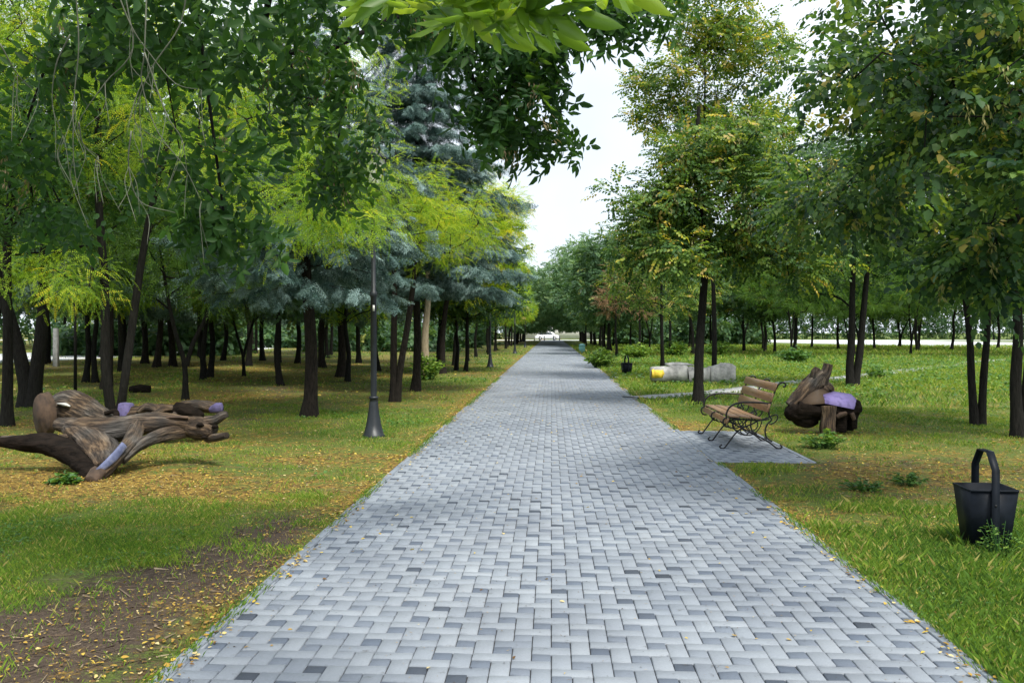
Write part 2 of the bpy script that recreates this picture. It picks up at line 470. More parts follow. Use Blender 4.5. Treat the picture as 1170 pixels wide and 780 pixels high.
def zones(x, y):
    """green strength, litter, dirt at ground points (1 = certain)"""
    n1 = vnoise(x, y, 2.6, 3); n2 = vnoise(x + 40, y + 9, .9, 3)
    left = x < 0
    dist_edge = np.where(left, PL - x, x - PR)
    n3 = vnoise(x - 11, y + 61, .28, 3)
    lit = .32 + .5 * (n1 - .5) + .35 * (n2 - .5) + .35 * (n3 - .5)
    dirt = .28 + .5 * (vnoise(x + 7, y - 31, 3.1, 3) - .5) - .3 * (n3 - .5) + .4 * (vnoise(x + 70, y - 3, .7, 3) - .5)
    y = y + 1.2 * (vnoise(x + 3, y + 8, 1.5, 3) - .5)
    # left: golden litter under the trees, strongest round the carved logs
    gold = np.exp(-(((x + 4.6) / 2.6) ** 2 + ((y - 8.9) / 1.5) ** 2))
    lit = np.where(left, lit + .36 * gold + .04 * sstep(.2, 1.2, dist_edge) * sstep(7.5, 10, y) + .07 * sstep(1.5, 4, dist_edge), lit)
    # a drift of leaves along both path edges
    edge = np.exp(-(np.abs(dist_edge) / .32) ** 2)
    lit = lit + .26 * edge * sstep(3.5, 7, y)
    # lush green band left of the path, 5 to 8 m out
    lush = np.exp(-(((y - 7.0 + .25 * (x + 3)) / 1.0) ** 2)) * left
    lit = lit - .20 * lush; dirt = dirt - .2 * lush
    # bare soil bottom left
    bare = np.exp(-((x + 2.25 + .13 * (7.4 - y)) / (.45 + .09 * np.clip(7.4 - y, 0, 4))) ** 2) * (1 - sstep(6.8, 8.6, y)) * left
    bare2 = np.exp(-(((x + 2.2) / .35) ** 2 + ((y - 6.3) / 1.1) ** 2)) * left
    dirt = dirt + .80 * bare + .35 * bare2; lit = lit - .12 * bare
    # right: lush near, litter band 8 to 12 m, dry grass and then bright green
    rn = (~left)
    lit = np.where(rn, lit - .45 * (1 - sstep(5.5, 8.5, y - .3 * (x - 3))), lit)
    dirt = np.where(rn, dirt - .3 * (1 - sstep(5.5, 9, y)), dirt)
    band = np.exp(-(((y - 10.6) / 2.2) ** 2)) * rn * sstep(.3, 1.5, dist_edge)
    lit = lit + .26 * band; dirt = dirt + .24 * band  # leaf litter, plus dirt brown that also stands in for shade here
    lit = np.where(rn, lit - .18 * sstep(14, 24, y), lit)
    dirt = np.where(rn, dirt - .15 * sstep(18, 28, y), dirt)
    # worn bands on the left further away
    dirt = np.where(left, dirt + .12 * sstep(12, 18, y) * sstep(1.5, 4, dist_edge), dirt)
    green = np.clip(1 - np.maximum(lit, 0) * 1.1 - np.maximum(dirt, 0) * 1.1, 0, 1)
    return green, np.clip(lit, 0, 1), np.clip(dirt, 0, 1)


def ground_z(x, y):
    d = np.where(x < 0, PL - x, x - PR)
    b = .05 * (vnoise(x, y, 1.6, 3) - .5) * sstep(0, 1.2, d) + .012 * sstep(0, .4, d)
    pad = (x > PR - .1) & (x < 3.27) & (y > 11.52) & (y < 15.22)
    return np.where((d > -.03) & ~pad, -.004 + b, -.04)


def ax(parts):
    return np.unique(np.round(np.concatenate(parts), 4))


gx = ax([np.array([-900, -500, -300, -200, -150, -110, -80, -60, -45]), np.arange(-36, -12, .8), np.arange(-12, PL - .1, .16), np.array([PL - .07, PL - .02, PL + .05, 0, PR - .05, PR + .02, PR + .07]),
         np.arange(PR + .2, 12, .16), np.array([3.25, 3.275]), np.arange(12, 36, .8), np.array([45, 60, 80, 110, 150, 200, 300, 500, 900])])
gy = ax([np.array([-200, -80, -40, -20, -10]), np.arange(-6, 2, .8), np.arange(2, 18, .16), np.array([11.51, 11.53, 15.21, 15.23]), np.arange(18, 46, .5), np.arange(46, 100, 2.), np.arange(100, 260, 10.), np.array([300, 400, 600, 1200])])
XX, YY = np.meshgrid(gx, gy, indexing='ij')
ZZ = ground_z(XX, YY)
V = np.stack([XX.ravel(), YY.ravel(), ZZ.ravel()], 1)
ni, nj = len(gx), len(gy)
I = np.arange(ni * nj).reshape(ni, nj)
Fq = np.stack([I[:-1, :-1].ravel(), I[1:, :-1].ravel(), I[1:, 1:].ravel(), I[:-1, 1:].ravel()], 1)
ground = npmesh('ground', V, Fq, M['ground'], smooth=True)
g_, l_, d_ = zones(V[:, 0], V[:, 1])
ca = ground.data.attributes.new('zone', 'FLOAT_COLOR', 'POINT')
ca.data.foreach_set('color', np.stack([g_, l_, d_, np.ones_like(g_)], 1).astype(np.float32).ravel())
tag(ground, kind='structure')


def pavers(x0, x1, y0, y1, seed, darker=0.0):
    """laid in cells of five units: an upright brick, a lying brick and a small square"""
    u, g, ch, dep = .0985, .0042, .005, .03
    rg = np.random.default_rng(seed)
    rects = []
    A = int((x1 - x0) / u) + 8; B = int((y1 - y0) / u) + 8
    i0 = math.floor(x0 / u); j0 = math.floor(y0 / u)
    # lattice (2,-1),(1,2) in (col,row up): V at rows 0..1 above H
    for c in range(i0 - 3, i0 + A):
        for r in range(j0 - 4, j0 + B):
            # c = 2a + b ; r = -a + 2b  ->  5a = 2c - r ; need integer
            if (2 * c - r) % 5 == 0:
                rects.append((c, r, 1, 2, 0)); rects.append((c, r - 1, 2, 1, 1)); rects.append((c, r - 2, 1, 1, 2))
    R = np.array(rects, dtype=float)
    xa = R[:, 0] * u + g / 2; xb = (R[:, 0] + R[:, 2]) * u - g / 2
    ya = R[:, 1] * u + g / 2; yb = (R[:, 1] + R[:, 3]) * u - g / 2
    xa = np.clip(xa, x0, x1); xb = np.clip(xb, x0, x1); ya = np.clip(ya, y0, y1); yb = np.clip(yb, y0, y1)
    ok = (xb - xa > .014) & (yb - ya > .014)
    xa, xb, ya, yb, kd = xa[ok], xb[ok], ya[ok], yb[ok], R[ok, 4]
    n = len(xa)
    tint = np.where(kd == 2, (.37 + .12 * rg.normal(size=n)), .80 + .06 * rg.normal(size=n))
    tint = np.where((kd == 2) & (rg.random(n) < .06), .06, tint)
    tint = np.where((kd != 2) & (rg.random(n) < .02), tint - .1, tint)
    tint = np.clip(tint - darker, 0, 1)
    tint = np.clip(tint - .16 * np.clip(vnoise(xa + 20, ya, 1.4, 3) - .5, -.2, 1) * 2, 0, 1)
    h = rg.normal(size=n) * .0013 - .012 * np.clip(vnoise(xa + 9, ya + 4, 1.1, 2) - .55, 0, 1)
    tx = rg.normal(size=n) * .0011; ty = rg.normal(size=n) * .0011
    vs = []
    for (ins, z) in ((0, -dep), (0, -ch), (ch, 0)):
        for sx, sy in ((0, 0), (1, 0), (1, 1), (0, 1)):
            X = np.where(sx == 0, xa + ins, xb - ins); Y = np.where(sy == 0, ya + ins, yb - ins)
            Z = z + h + (tx * (2 * sx - 1) + ty * (2 * sy - 1) if z > -dep else 0)
            vs.append(np.stack([X, Y, Z], 1))
    V = np.stack(vs, 1).reshape(-1, 3)
    f = [(8, 9, 10, 11)]
    for k in range(2):
        for i in range(4):
            j = (i + 1) % 4
            f.append((k * 4 + i, k * 4 + j, k * 4 + 4 + j, k * 4 + 4 + i))
    f = np.array(f)
    Fq = (f[None] + (np.arange(n) * 12)[:, None, None]).reshape(-1, 4)
    return V, Fq, np.repeat(tint, len(f))


V1, F1, t1 = pavers(PL, PR, 1.2, 92, 3)
o = npmesh('path', V1, F1, M['paver'], fattr={'tint': t1}); tag(o, kind='structure')
V1, F1, t1 = pavers(PR + .075, 3.2, 11.6, 15.2, 5)
o = npmesh('bench_pad', V1, F1, M['paver'], fattr={'tint': t1}); tag(o, kind='structure')
b = MB(); b.box(((PL + PR) / 2, 46, -.022), (PR - PL, 92, .02)); b.box((2.63, 13.4, -.0225), (1.10, 3.56, .02))
o = b.build('path_bed', M['joint']); tag(o, kind='structure')
# far length of the path, too distant for single bricks
b = MB(); b.box(((PL + PR) / 2, (92 + PEND) / 2, -.02), (PR - PL, PEND - 92, .04))
M['farpave'] = surf_mat('far_paving', (.125, .148, .182), (.165, .19, .225), 1.5, .75, bump=0)
o = b.build('path', M['farpave']); tag(o, kind='structure')
b = MB()
for x in (PL - .035, PR + .035):
    y = 1.2
    while y < PEND:
        L_ = 1.0 if y < 60 else 8.0
        b.box((x, y + L_ / 2, -.045 + random.uniform(-.002, .002)), (.062, L_ - .008, .098), bevel=.004 if y < 40 else 0)
        y += L_
o = b.build('path_kerb', M['kerb']); tag(o, kind='structure')
b = MB()
b.box((3.24, 13.4, -.045), (.06, 3.66, .096), bevel=.005); b.box((2.70, 11.56, -.045), (1.02, .06, .097), bevel=.005)
o = b.build('bench_pad_kerb', M['kerb']); tag(o, kind='structure')


def strip(name, pts, w, z, mat):
    P = smoothpath([Vector((p[0], p[1], 0)) for p in pts], 8)
    T = np.gradient(P, axis=0); T /= np.linalg.norm(T, axis=1)[:, None]
    S = np.stack([-T[:, 1], T[:, 0], 0 * T[:, 0]], 1)
    w = np.asarray(w) / 2
    wob = .05 * np.random.default_rng(3).normal(size=(len(P), 1))
    A = P + S * (w + wob); B_ = P - S * (w + wob)
    n = len(P)
    V = np.concatenate([A, B_, A, B_]); V[:2 * n, 2] = z; V[2 * n:, 2] = z - .12
    i = np.arange(n - 1)
    q = np.concatenate([np.stack([i, i + 1, i + 1 + n, i + n], 1), np.stack([i, i + 2 * n, i + 1 + 2 * n, i + 1], 1), np.stack([i + n, i + n + 1, i + 3 * n + 1, i + 3 * n], 1)])
    o = npmesh(name, V, q, mat); tag(o, kind='structure'); return o


strip('side_path', [(2.17, 22.6), (4.6, 25.0), (7.6, 29.5), (10.8, 33.6), (16, 41), (26, 55)], 1.0, .022, M['slab'])
strip('side_path', [(2.17, 32.6), (3.4, 32.8)], 1.3, .02, M['slab'])
# cross street at the end of the path and the pale open road on both sides
strip('cross_street', [(-260, 178), (0, 178), (260, 178)], 10, .03, M['road'])
strip('road', [(78, 40), (67, 82), (57, 120), (50, 150), (46, 172)], 36, .024, M['road'])
strip('road', [(-38, 5), (-35, 50), (-33, 75), (-38, 120), (-46, 172)], 14, .024, M['road'])
#@@TREES
# ------------------------------------------------------------------ foliage
def leaf_round(L, W):
    return np.array([(0, 0, 0), (.28 * L, .5 * W, .03 * L), (.70 * L, .33 * W, -.02 * L), (L, 0, -.16 * L), (.70 * L, -.33 * W, -.02 * L), (.28 * L, -.5 * W, .05 * L)])


def leaf_lance(L, W):
    return np.array([(0, 0, 0), (.3 * L, .5 * W, .05 * W), (.68 * L, .38 * W, 0), (L, 0, -.14 * L), (.68 * L, -.38 * W, 0), (.3 * L, -.5 * W, .05 * W)])


def leaf_kite(L, W):
    return np.array([(0, 0, 0), (.45 * L, .5 * W, .05 * L), (L, 0, -.05 * L), (.45 * L, -.5 * W, .05 * L)])


F6 = np.array([(0, 1, 2, 3), (0, 3, 4, 5)])
F4 = np.array([(0, 1, 2, 3)])


def rotm(ax_, a):
    return np.array(Matrix.Rotation(a, 3, Vector(ax_)))


def frame(d, up):
    d = np.array(d, dtype=float); d /= np.linalg.norm(d)
    y = np.cross(up, d)
    if np.linalg.norm(y) < 1e-4: y = np.cross((1, 0, 0), d)
    y /= np.linalg.norm(y)
    return np.stack([d, y, np.cross(d, y)], 1)


def spray_broad(rg, n=9, L=.09, W=.085, tw=.38, droop=.5, shape=leaf_round, spread=.9):
    out = []
    for i in range(n):
        t = (i + .6) / n
        side = 1 if i % 2 else -1
        p = np.array([tw * t, 0, -.10 * tw * t * t])
        d = np.array([math.cos(spread), side * math.sin(spread), -droop * rg.uniform(.3, 1.3)]) if i < n - 1 else np.array([1, 0, -droop])
        R = frame(d, (rg.normal() * .35, rg.normal() * .35, 1))
        s = rg.uniform(.75, 1.15)
        p2 = p + d * .03
        out.append((shape(L * s, W * s) @ R.T) + p2)
    return np.array(out)


def spray_pinnate(rg, leaves=4, pairs=8, L=.032, W=.013, rl=.20, tw=.22, droop=.35, shape=leaf_kite, hang=0.0):
    out = []
    for k in range(leaves):
        side = 1 if k % 2 else -1
        p0 = np.array([tw * k / max(1, leaves - 1), 0, 0])
        a = side * rg.uniform(.4, 1.0)
        d = np.array([math.cos(a), math.sin(a), rg.uniform(-.35, .1) - hang])
        R = frame(d, (rg.normal() * .3, rg.normal() * .3, 1))
        for j in range(pairs):
            t = (j + .8) / pairs
            pc = np.array([rl * t, 0, -droop * rl * t * t])
            for sd in (-1, 1):
                la = sd * 1.15
                ld = np.array([math.cos(la), math.sin(la), -.25 - rg.uniform(0, .25) - droop * .5])
                Rl = frame(ld, (0, 0, 1))
                s = (1 - .3 * abs(t - .5) * 2) * rg.uniform(.85, 1.1)
                out.append(((shape(L * s, W * s) @ Rl.T) + pc) @ R.T + p0)
        out.append((shape(L, W) @ frame((1, 0, -droop), (0, 0, 1)).T + np.array([rl, 0, -droop * rl])) @ R.T + p0)
    return np.array(out)


def spray_needle(rg, shoots=9, ax_len=.36, sl=.15, nn=13, L=.042, W=.014, droop=.75):
    out = []
    def shoot(p, d, l, m):
        for i in range(m):
            t = i / m
            a = i * 2.4 + rg.uniform(-.3, .3)
            R = frame(d, (0, 0, 1))
            nd = R @ np.array([.75, math.cos(a), math.sin(a)])
            out.append(leaf_kite(L, W) @ frame(nd, (0.1, 0, 1)).T + p + np.array(d) * l * t)
    shoot(np.zeros(3), np.array([1, 0, -.05]), ax_len, int(nn * 2))
    for k in range(shoots):
        sd = 1 if k % 2 else -1
        t = .1 + .85 * k / shoots
        a = sd * rg.uniform(.7, 1.1)
        d = np.array([math.cos(a), math.sin(a), -droop * rg.uniform(.5, 1.4)]); d /= np.linalg.norm(d)
        shoot(np.array([ax_len * t, 0, 0]), d, sl * (1.15 - .5 * t), nn)
    return np.array(out)


def seed_bunch(rg, n=26, L=.035, W=.009, h=.22):
    out = []
    for i in range(n):
        d = np.array([rg.normal() * .35, rg.normal() * .35, -1])
        p = np.array([rg.normal() * .02, rg.normal() * .02, -h * rg.random()])
        out.append(leaf_kite(L, W) @ frame(d, (rg.normal(), rg.normal(), .1)).T + p)
    return np.array(out)


def scatter(temps, pos, dirs, rg, scale=(.8, 1.2), base_tint=.4, tint_sd=.18, leaf_sd=.10, roll=.5, yellow=0.0, ups=None):
    """temps: list of (n,k,3) templates; returns V, F, tint"""
    k = temps[0].shape[1]
    Vs, T = [], []
    pos = np.asarray(pos); dirs = np.asarray(dirs)
    which = rg.integers(0, len(temps), len(pos))
    up = np.tile([0, 0, 1.0], (len(pos), 1)) + roll * rg.normal(size=(len(pos), 3)) if ups is None else ups
    d = dirs / (np.linalg.norm(dirs, axis=1)[:, None] + 1e-9)
    y = np.cross(up, d); y /= np.linalg.norm(y, axis=1)[:, None] + 1e-9
    z = np.cross(d, y)
    R = np.stack([d, y, z], 2)
    s = rg.uniform(scale[0], scale[1], len(pos))
    for w in range(len(temps)):
        idx = np.where(which == w)[0]
        if not len(idx): continue
        tv = temps[w].reshape(-1, 3)
        v = np.einsum('nij,mj->nmi', R[idx], tv) * s[idx][:, None, None] + pos[idx][:, None, :]
        Vs.append(v.reshape(-1, 3))
        st = base_tint + tint_sd * rg.normal(size=len(idx))
        st = np.where(rg.random(len(idx)) < yellow, rg.uniform(.85, 1.0, len(idx)), st)
        T.append((st[:, None] + leaf_sd * rg.normal(size=(len(idx), len(temps[w])))).ravel())
    V = np.concatenate(Vs); T = np.clip(np.concatenate(T), 0, 1)
    nl = len(V) // k
    fk = F6 if k == 6 else F4
    Fq = (fk[None] + (np.arange(nl) * k)[:, None, None]).reshape(-1, 4)
    return V, Fq, np.repeat(T, len(fk))


def skeleton(trunks, targets, seg=.35, wob=.05, sag=0.0, rg=None, bias=.55):
    """trunks: list of polylines (m,3). targets (n,3). returns nodes, parent, is_trunk"""
    P, par, tr = [], [], []
    for tp in trunks:
        prev = -1
        for p in tp:
            P.append(np.array(p, dtype=float)); par.append(prev); tr.append(True); prev = len(P) - 1
    root = np.array(trunks[0][0])
    apex = np.array(trunks[0][len(trunks[0]) // 2])
    targets = targets[np.argsort(np.linalg.norm(targets - apex, axis=1))]
    depth = [0.0] * len(P)
    for i in range(len(P)):
        depth[i] = 0 if par[i] < 0 else depth[par[i]] + np.linalg.norm(P[i] - P[par[i]])
    zmin = min(t[2] for t in targets)
    tips = []
    for t in targets:
        A = np.array(P); D = np.array(depth)
        dv = t - A
        dist = np.linalg.norm(dv, axis=1)
        cost = dist + bias * .35 * D + np.where(np.array(tr) & (A[:, 2] > t[2] - .15 * dist), .6 * dist, 0) \
            + np.where(np.array(tr) & (A[:, 2] < min(1.6, zmin)), 2.0, 0)
        j = int(np.argmin(cost))
        L = dist[j]
        m = max(1, int(L / seg))
        a = P[j].copy(); prev = j
        side = rg.normal(size=3) * wob * L
        for k in range(1, m + 1):
            f = k / m
            q = a + (t - a) * f + side * math.sin(math.pi * f) + np.array([0, 0, (.10 - sag) * L * math.sin(math.pi * f)])
            P.append(q); par.append(prev); tr.append(False)
            depth.append(depth[prev] + np.linalg.norm(q - P[prev])); prev = len(P) - 1
        tips.append(prev)
    return np.array(P), np.array(par), np.array(tr), tips


def skel_mesh(P, par, tr, r_base, r_tip=.006, power=.42, flare=1.35, trunk_top=.35):
    n = len(P)
    w = np.ones(n)
    for i in range(n - 1, -1, -1):
        if par[i] >= 0: w[par[i]] += w[i]
    wmax = w[0]
    rad = r_tip * np.power(w, power)
    rad *= min(1.0, .6 * r_base / (r_tip * wmax ** power)) if r_tip * wmax ** power > .6 * r_base else 1
    zt = P[tr][:, 2].max(); z0 = P[:, 2].min()
    tz = np.clip((P[:, 2] - z0) / (zt - z0 + 1e-6), 0, 1)
    rad = np.where(tr, np.maximum(rad, r_base * (1 - (1 - trunk_top) * tz)), rad)
    rad = np.where(tr & (P[:, 2] - z0 < .5), rad * (1 + (flare - 1) * 1.5 * np.clip(1 - (P[:, 2] - z0) / .5, 0, 1) ** 1.6), rad)
    kids = [[] for _ in range(n)]
    for i in range(n):
        if par[i] >= 0: kids[par[i]].append(i)
    mb = MB()
    starts = [i for i in range(n) if par[i] < 0]
    stack = [(s, None) for s in starts]
    while stack:
        s, pr = stack.pop()
        chain = [] if pr is None else [pr]
        rr = [] if pr is None else [min(rad[s] * 1.25, rad[pr])]
        c = s
        while True:
            chain.append(c); rr.append(rad[c])
            if not kids[c]: break
            ks = sorted(kids[c], key=lambda k: -(w[k] + (1e6 if (tr[k] and tr[c]) else 0)))
            for k in ks[1:]: stack.append((k, c))
            c = ks[0]
        if len(chain) < 2: continue
        big = max(rr)
        pts = [P[i] for i in chain]
        mb.tube(pts, rr, n=12 if big > .09 else 7 if big > .03 else 4, cap=False, noise=.05 if big > .06 else 0, seed=s)
    return mb, rad, w


def ell_points(ells, n, rg, shell=.5):
    """points in a union of ellipsoids (cx,cy,cz,rx,ry,rz)"""
    vol = np.array([e[3] * e[4] * e[5] for e in ells]); vol = vol ** .75
    pick = rg.choice(len(ells), n, p=vol / vol.sum())
    v = rg.normal(size=(n, 3)); v /= np.linalg.norm(v, axis=1)[:, None]
    r = (shell + (1 - shell) * rg.random(n)) ** (1 / 1.6)
    r = np.where(rg.random(n) < .25, rg.random(n) ** .5, r)
    E = np.array(ells)[pick]
    p = E[:, :3] + v * r[:, None] * E[:, 3:6]
    return p


TEMPL = {}
_rg = np.random.default_rng(11)
TEMPL['linden'] = [spray_broad(_rg, 11, .082, .066, .36, .5) for _ in range(4)]
TEMPL['maple'] = [spray_broad(_rg, 10, .095, .078, .38, .45) for _ in range(4)]
TEMPL['small'] = [spray_broad(_rg, 13, .055, .040, .36, .4) for _ in range(4)]
TEMPL['locust'] = [spray_pinnate(_rg, 4, 8, .034, .015) for _ in range(4)]
TEMPL['locust_big'] = [spray_pinnate(_rg, 5, 5, .065, .030, rl=.28) for _ in range(4)]
TEMPL['ash'] = [spray_pinnate(_rg, 3, 3, .095, .038, rl=.20, tw=.12, droop=.5, shape=leaf_lance, hang=.3) for _ in range(4)]
TEMPL['spruce'] = [spray_needle(_rg) for _ in range(3)]
TEMPL['spruce_far'] = [spray_needle(_rg, 6, .42, .20, 6, .075, .028) for _ in range(3)]
TEMPL['far'] = [spray_broad(_rg, 10, .15, .13, .55, .5) for _ in range(4)]
TEMPL['seeds'] = [seed_bunch(_rg) for _ in range(3)]
TEMPL['bract'] = [seed_bunch(_rg, 12, .06, .016, .12) for _ in range(3)]


def crown_from(P, par, tr, tips, w, ells_c, templ, rg, per=9, tw_len=.5, droop=.25, leafy_w=6, extra=None, upb=.1, **kw):
    """sprays at tips and along thin branches"""
    pos, dirs = [], []
    thin = [i for i in range(len(P)) if not tr[i] and w[i] <= leafy_w]
    thin = np.array(thin)
    nrm = P[thin] - P[par[thin]]
    nrm /= np.linalg.norm(nrm, axis=1)[:, None] + 1e-9
    m = len(thin) * per // 3
    ii = rg.integers(0, len(thin), m)
    f = rg.random(m)[:, None]
    p = P[thin[ii]] * f + P[par[thin[ii]]] * (1 - f)
    rnd = rg.normal(size=(m, 3)); rnd /= np.linalg.norm(rnd, axis=1)[:, None]
    rnd[:, 2] *= .5
    d = nrm[ii] * .6 + rnd * .9 + np.array([0, 0, upb - droop])
    p = p + rnd * tw_len * rg.random(m)[:, None] * .9
    pos.append(p); dirs.append(d)
    tp = np.array(tips)
    m2 = len(tp) * per
    ii = np.repeat(tp, per)
    rnd = rg.normal(size=(m2, 3)); rnd /= np.linalg.norm(rnd, axis=1)[:, None]
    rnd[:, 2] *= .6
    d = rnd + np.array([0, 0, upb - droop])
    p = P[ii] + rnd * tw_len * (rg.random(m2) ** .6)[:, None]
    pos.append(p); dirs.append(d)
    return scatter(templ, np.concatenate(pos), np.concatenate(dirs), rg, **kw)


def clumps(ells, k, r, seed, flat=.55):
    rg = np.random.default_rng(seed)
    p = ell_points(ells, k, rg, .35)
    return [(*q, r * rg.uniform(.7, 1.3), r * rg.uniform(.7, 1.3), r * flat * rg.uniform(.7, 1.2)) for q in p]


def make_tree(name, loc, trunks, ells, ntar, species, mat, bark, r_base, seed, per=9, label=None, cat='tree', group=None,
              droop=.25, tw_len=.5, extra=None, trunk_top=.35, sag=0.0, r_tip=.006, shell=.5, flare=1.35, extra_targets=None, **kw):
    rg = np.random.default_rng(seed)
    root = empty(name, loc)
    tg = ell_points(ells, ntar, rg, shell) if ntar else np.zeros((0, 3))
    if extra_targets is not None: tg = np.vstack([tg, extra_targets])
    tr_pl = [smoothpath(t, 5) for t in trunks]
    P, par, tr, tips = skeleton(tr_pl, tg, rg=rg, sag=sag)
    mb, rad, w = skel_mesh(P, par, tr, r_base, r_tip=r_tip, trunk_top=trunk_top, flare=flare)
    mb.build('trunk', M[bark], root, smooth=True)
    V, Fq, T = crown_from(P, par, tr, tips, w, ells, TEMPL[species], rg, per=per, droop=droop, tw_len=tw_len, **kw)
    mats, mi = [M[mat]], np.zeros(len(Fq), dtype=int)
    if extra:   # (template, material, share of tips, count each)
        for tn, mn, share, cnt in extra:
            sel = [t for t in tips if rg.random() < share]
            if not sel: continue
            pp = np.repeat(P[sel], cnt, axis=0) + rg.normal(size=(len(sel) * cnt, 3)) * .14
            dd = np.tile([1.0, 0, 0], (len(pp), 1)) + .3 * rg.normal(size=(len(pp), 3))
            V2, F2, T2 = scatter(TEMPL[tn], pp, dd, rg, base_tint=.5, ups=np.tile([0, 0, 1.0], (len(pp), 1)))
            # templates of different leaf size share the mesh
            Fq = np.vstack([Fq, F2 + len(V)]); V = np.vstack([V, V2]); T = np.concatenate([T, T2])
            mats.append(M[mn]); mi = np.concatenate([mi, np.full(len(F2), len(mats) - 1)])
    npmesh('crown', V, Fq, mats, root, fattr={'tint': T}, midx=mi)
    tag(root, label, cat, group)
    return root


def copy_tree(src, loc, rz, s, label, group=None, cat=None, zs=None):
    c = src.copy(); col.objects.link(c)
    c.location = loc; c.rotation_euler = (0, 0, rz); c.scale = (s, s, zs or s)
    c['label'] = label
    if group: c['group'] = group
    elif 'group' in c: del c['group']
    if cat: c['category'] = cat
    c.rotation_euler = (random.uniform(-.05, .05), random.uniform(-.05, .05), rz)
    for ch in src.children:
        k = ch.copy(); col.objects.link(k); k.parent = c
    return c


def base(px, py):
    p = gr(px, py, 0.0)
    return (p.x, p.y, -.02)


def loc_ell(b, cx, cy, Y, rx, ry, rz):
    """an ellipsoid centred where the photo shows it, in the tree's own frame"""
    p = at(cx, cy, Y)
    return (p.x - b[0], p.y - b[1], p.z - b[2], rx, ry, rz)


def make_spruce(name, loc, h, r, zb, seed, templ, mat, label, nw=15, nb=7, r_base=.12, bark='bark_brown', group=None, dens=1.0, cat='spruce'):
    rg = np.random.default_rng(seed)
    root = empty(name, loc)
    P = []; par = []; tr = []
    m = 24
    for i in range(m + 1):
        P.append(np.array([.05 * math.sin(i * .5), .04 * math.cos(i * .4), h * i / m])); par.append(i - 1); tr.append(True)
    pos, dirs = [], []
    for k in range(nw):
        f = k / (nw - 1)
        z = zb + .35 + (h - zb - .55) * f
        R = (r * (1 - f) ** .8 * rg.uniform(.8, 1.12) + .15) * (.72 if k == 0 else .88 if k == 1 else 1)
        nbk = max(4, int(nb * (1 - .3 * f)))
        for b_ in range(nbk):
            a = b_ * 2 * math.pi / nbk + k * 1.1 + rg.uniform(-.3, .3)
            Rb = R * rg.uniform(.75, 1.12)
            j = min(m, int(round(z / h * m)))
            prev = j
            steps = max(2, int(Rb / .28))
            for s_ in range(1, steps + 1):
                t = s_ / steps
                q = P[j] + np.array([math.cos(a) * Rb * t, math.sin(a) * Rb * t, Rb * (.12 * t - .42 * t * t + .18 * t ** 4)])
                q[2] = max(q[2], zb * .82) if zb > 1 else q[2]
                P.append(q); par.append(prev); tr.append(False); prev = len(P) - 1
                if t < .12: continue
                tang = np.array([math.cos(a), math.sin(a), -.35])
                for c_ in range(int((2 + 4 * t) * dens)):
                    sd = rg.choice([-1, 1])
                    aa = a + sd * rg.uniform(.5, 1.2)
                    pos.append(q + rg.normal(size=3) * .06 - tang * rg.random() * .25)
                    dirs.append([math.cos(aa), math.sin(aa), -rg.uniform(.15, 1.1)])
            pos.append(P[-1]); dirs.append([math.cos(a), math.sin(a), -.2])
    P = np.array(P); par = np.array(par); tr = np.array(tr)
    mb, rad, w = skel_mesh(P, par, tr, r_base, r_tip=.007, trunk_top=.08)
    mb.build('trunk', M[bark], root, smooth=True)
    V, Fq, T = scatter(TEMPL[templ], pos, dirs, rg, base_tint=.5, tint_sd=.30, leaf_sd=.12, roll=.35)
    npmesh('crown', V, Fq, M[mat], root, fattr={'tint': T})
    tag(root, label, cat, group)
    return root


# ---- hero trees, left
b0 = base(131, 492)
def L3(px, py, Y=14.6):
    p = at(px, py, Y); return (p.x - b0[0], p.y - b0[1], p.z - b0[2])
make_tree('locust_tree', b0,
          [[(0, 0, 0), L3(121, 420), L3(120, 330), L3(113, 230), L3(112, 130), L3(105, 20)],
           [(.05, -.02, 0), L3(142, 440), L3(153, 360), L3(167, 270), L3(185, 190), L3(215, 90)]],
          [loc_ell(b0, 120, 90, 14.5, 3.0, 2.4, 1.7), loc_ell(b0, 320, 190, 12.8, 1.5, 1.5, .75), loc_ell(b0, 395, 225, 12.6, .95, 1.2, .5),
           loc_ell(b0, 300, 90, 13.5, 2.0, 1.6, 1.1), loc_ell(b0, 350, 255, 12.8, .9, 1.0, .3), loc_ell(b0, 50, 310, 13.2, 1.0, 1.0, .3)],
          360, 'locust', 'locust', 'bark', .078, 101, per=8, droop=.35, tw_len=.45, trunk_top=.5,
          label='twin-stemmed locust tree rising between the carved logs, feathery yellow-green leaves', cat='tree', base_tint=.5, tint_sd=.2)

b1 = base(8, 488)
make_tree('ash_tree', b1, [[(0, 0, 0), (.03, 0, 1.5), (.0, .05, 3.2), (.25, 0, 5.2), (.5, .1, 7)]],
          [(.6, -1, 4.6, 2.4, 2.2, 1.3), (.3, 0, 6.6, 2.5, 2.2, 1.3)], 130, 'ash', 'ash', 'bark', .09, 102, per=8,
          label='slim dark ash trunk at the left edge, left of the forked trunk', base_tint=.3, droop=.5, extra=[('seeds', 'seed', .25, 2)])

b2 = base(31, 466)
make_tree('broadleaf_tree', b2, [[(0, 0, 0), (-.05, 0, .7), (-.30, 0, 1.7), (-.75, .1, 3.2), (-1.0, .1, 5.5)], [(.12, 0, 0), (.2, 0, .8), (.32, .05, 2.0), (.35, .1, 3.6), (.6, .1, 6.2)]],
          [(0, 0, 4.9, 3.4, 3.2, 1.7), (.2, -.5, 6.6, 2.6, 2.6, 1.4)], 150, 'locust_big', 'locust_dark', 'bark', .15, 103, per=7,
          label='thick forked dark trunk left of the brown carved log', base_tint=.3, droop=.3)

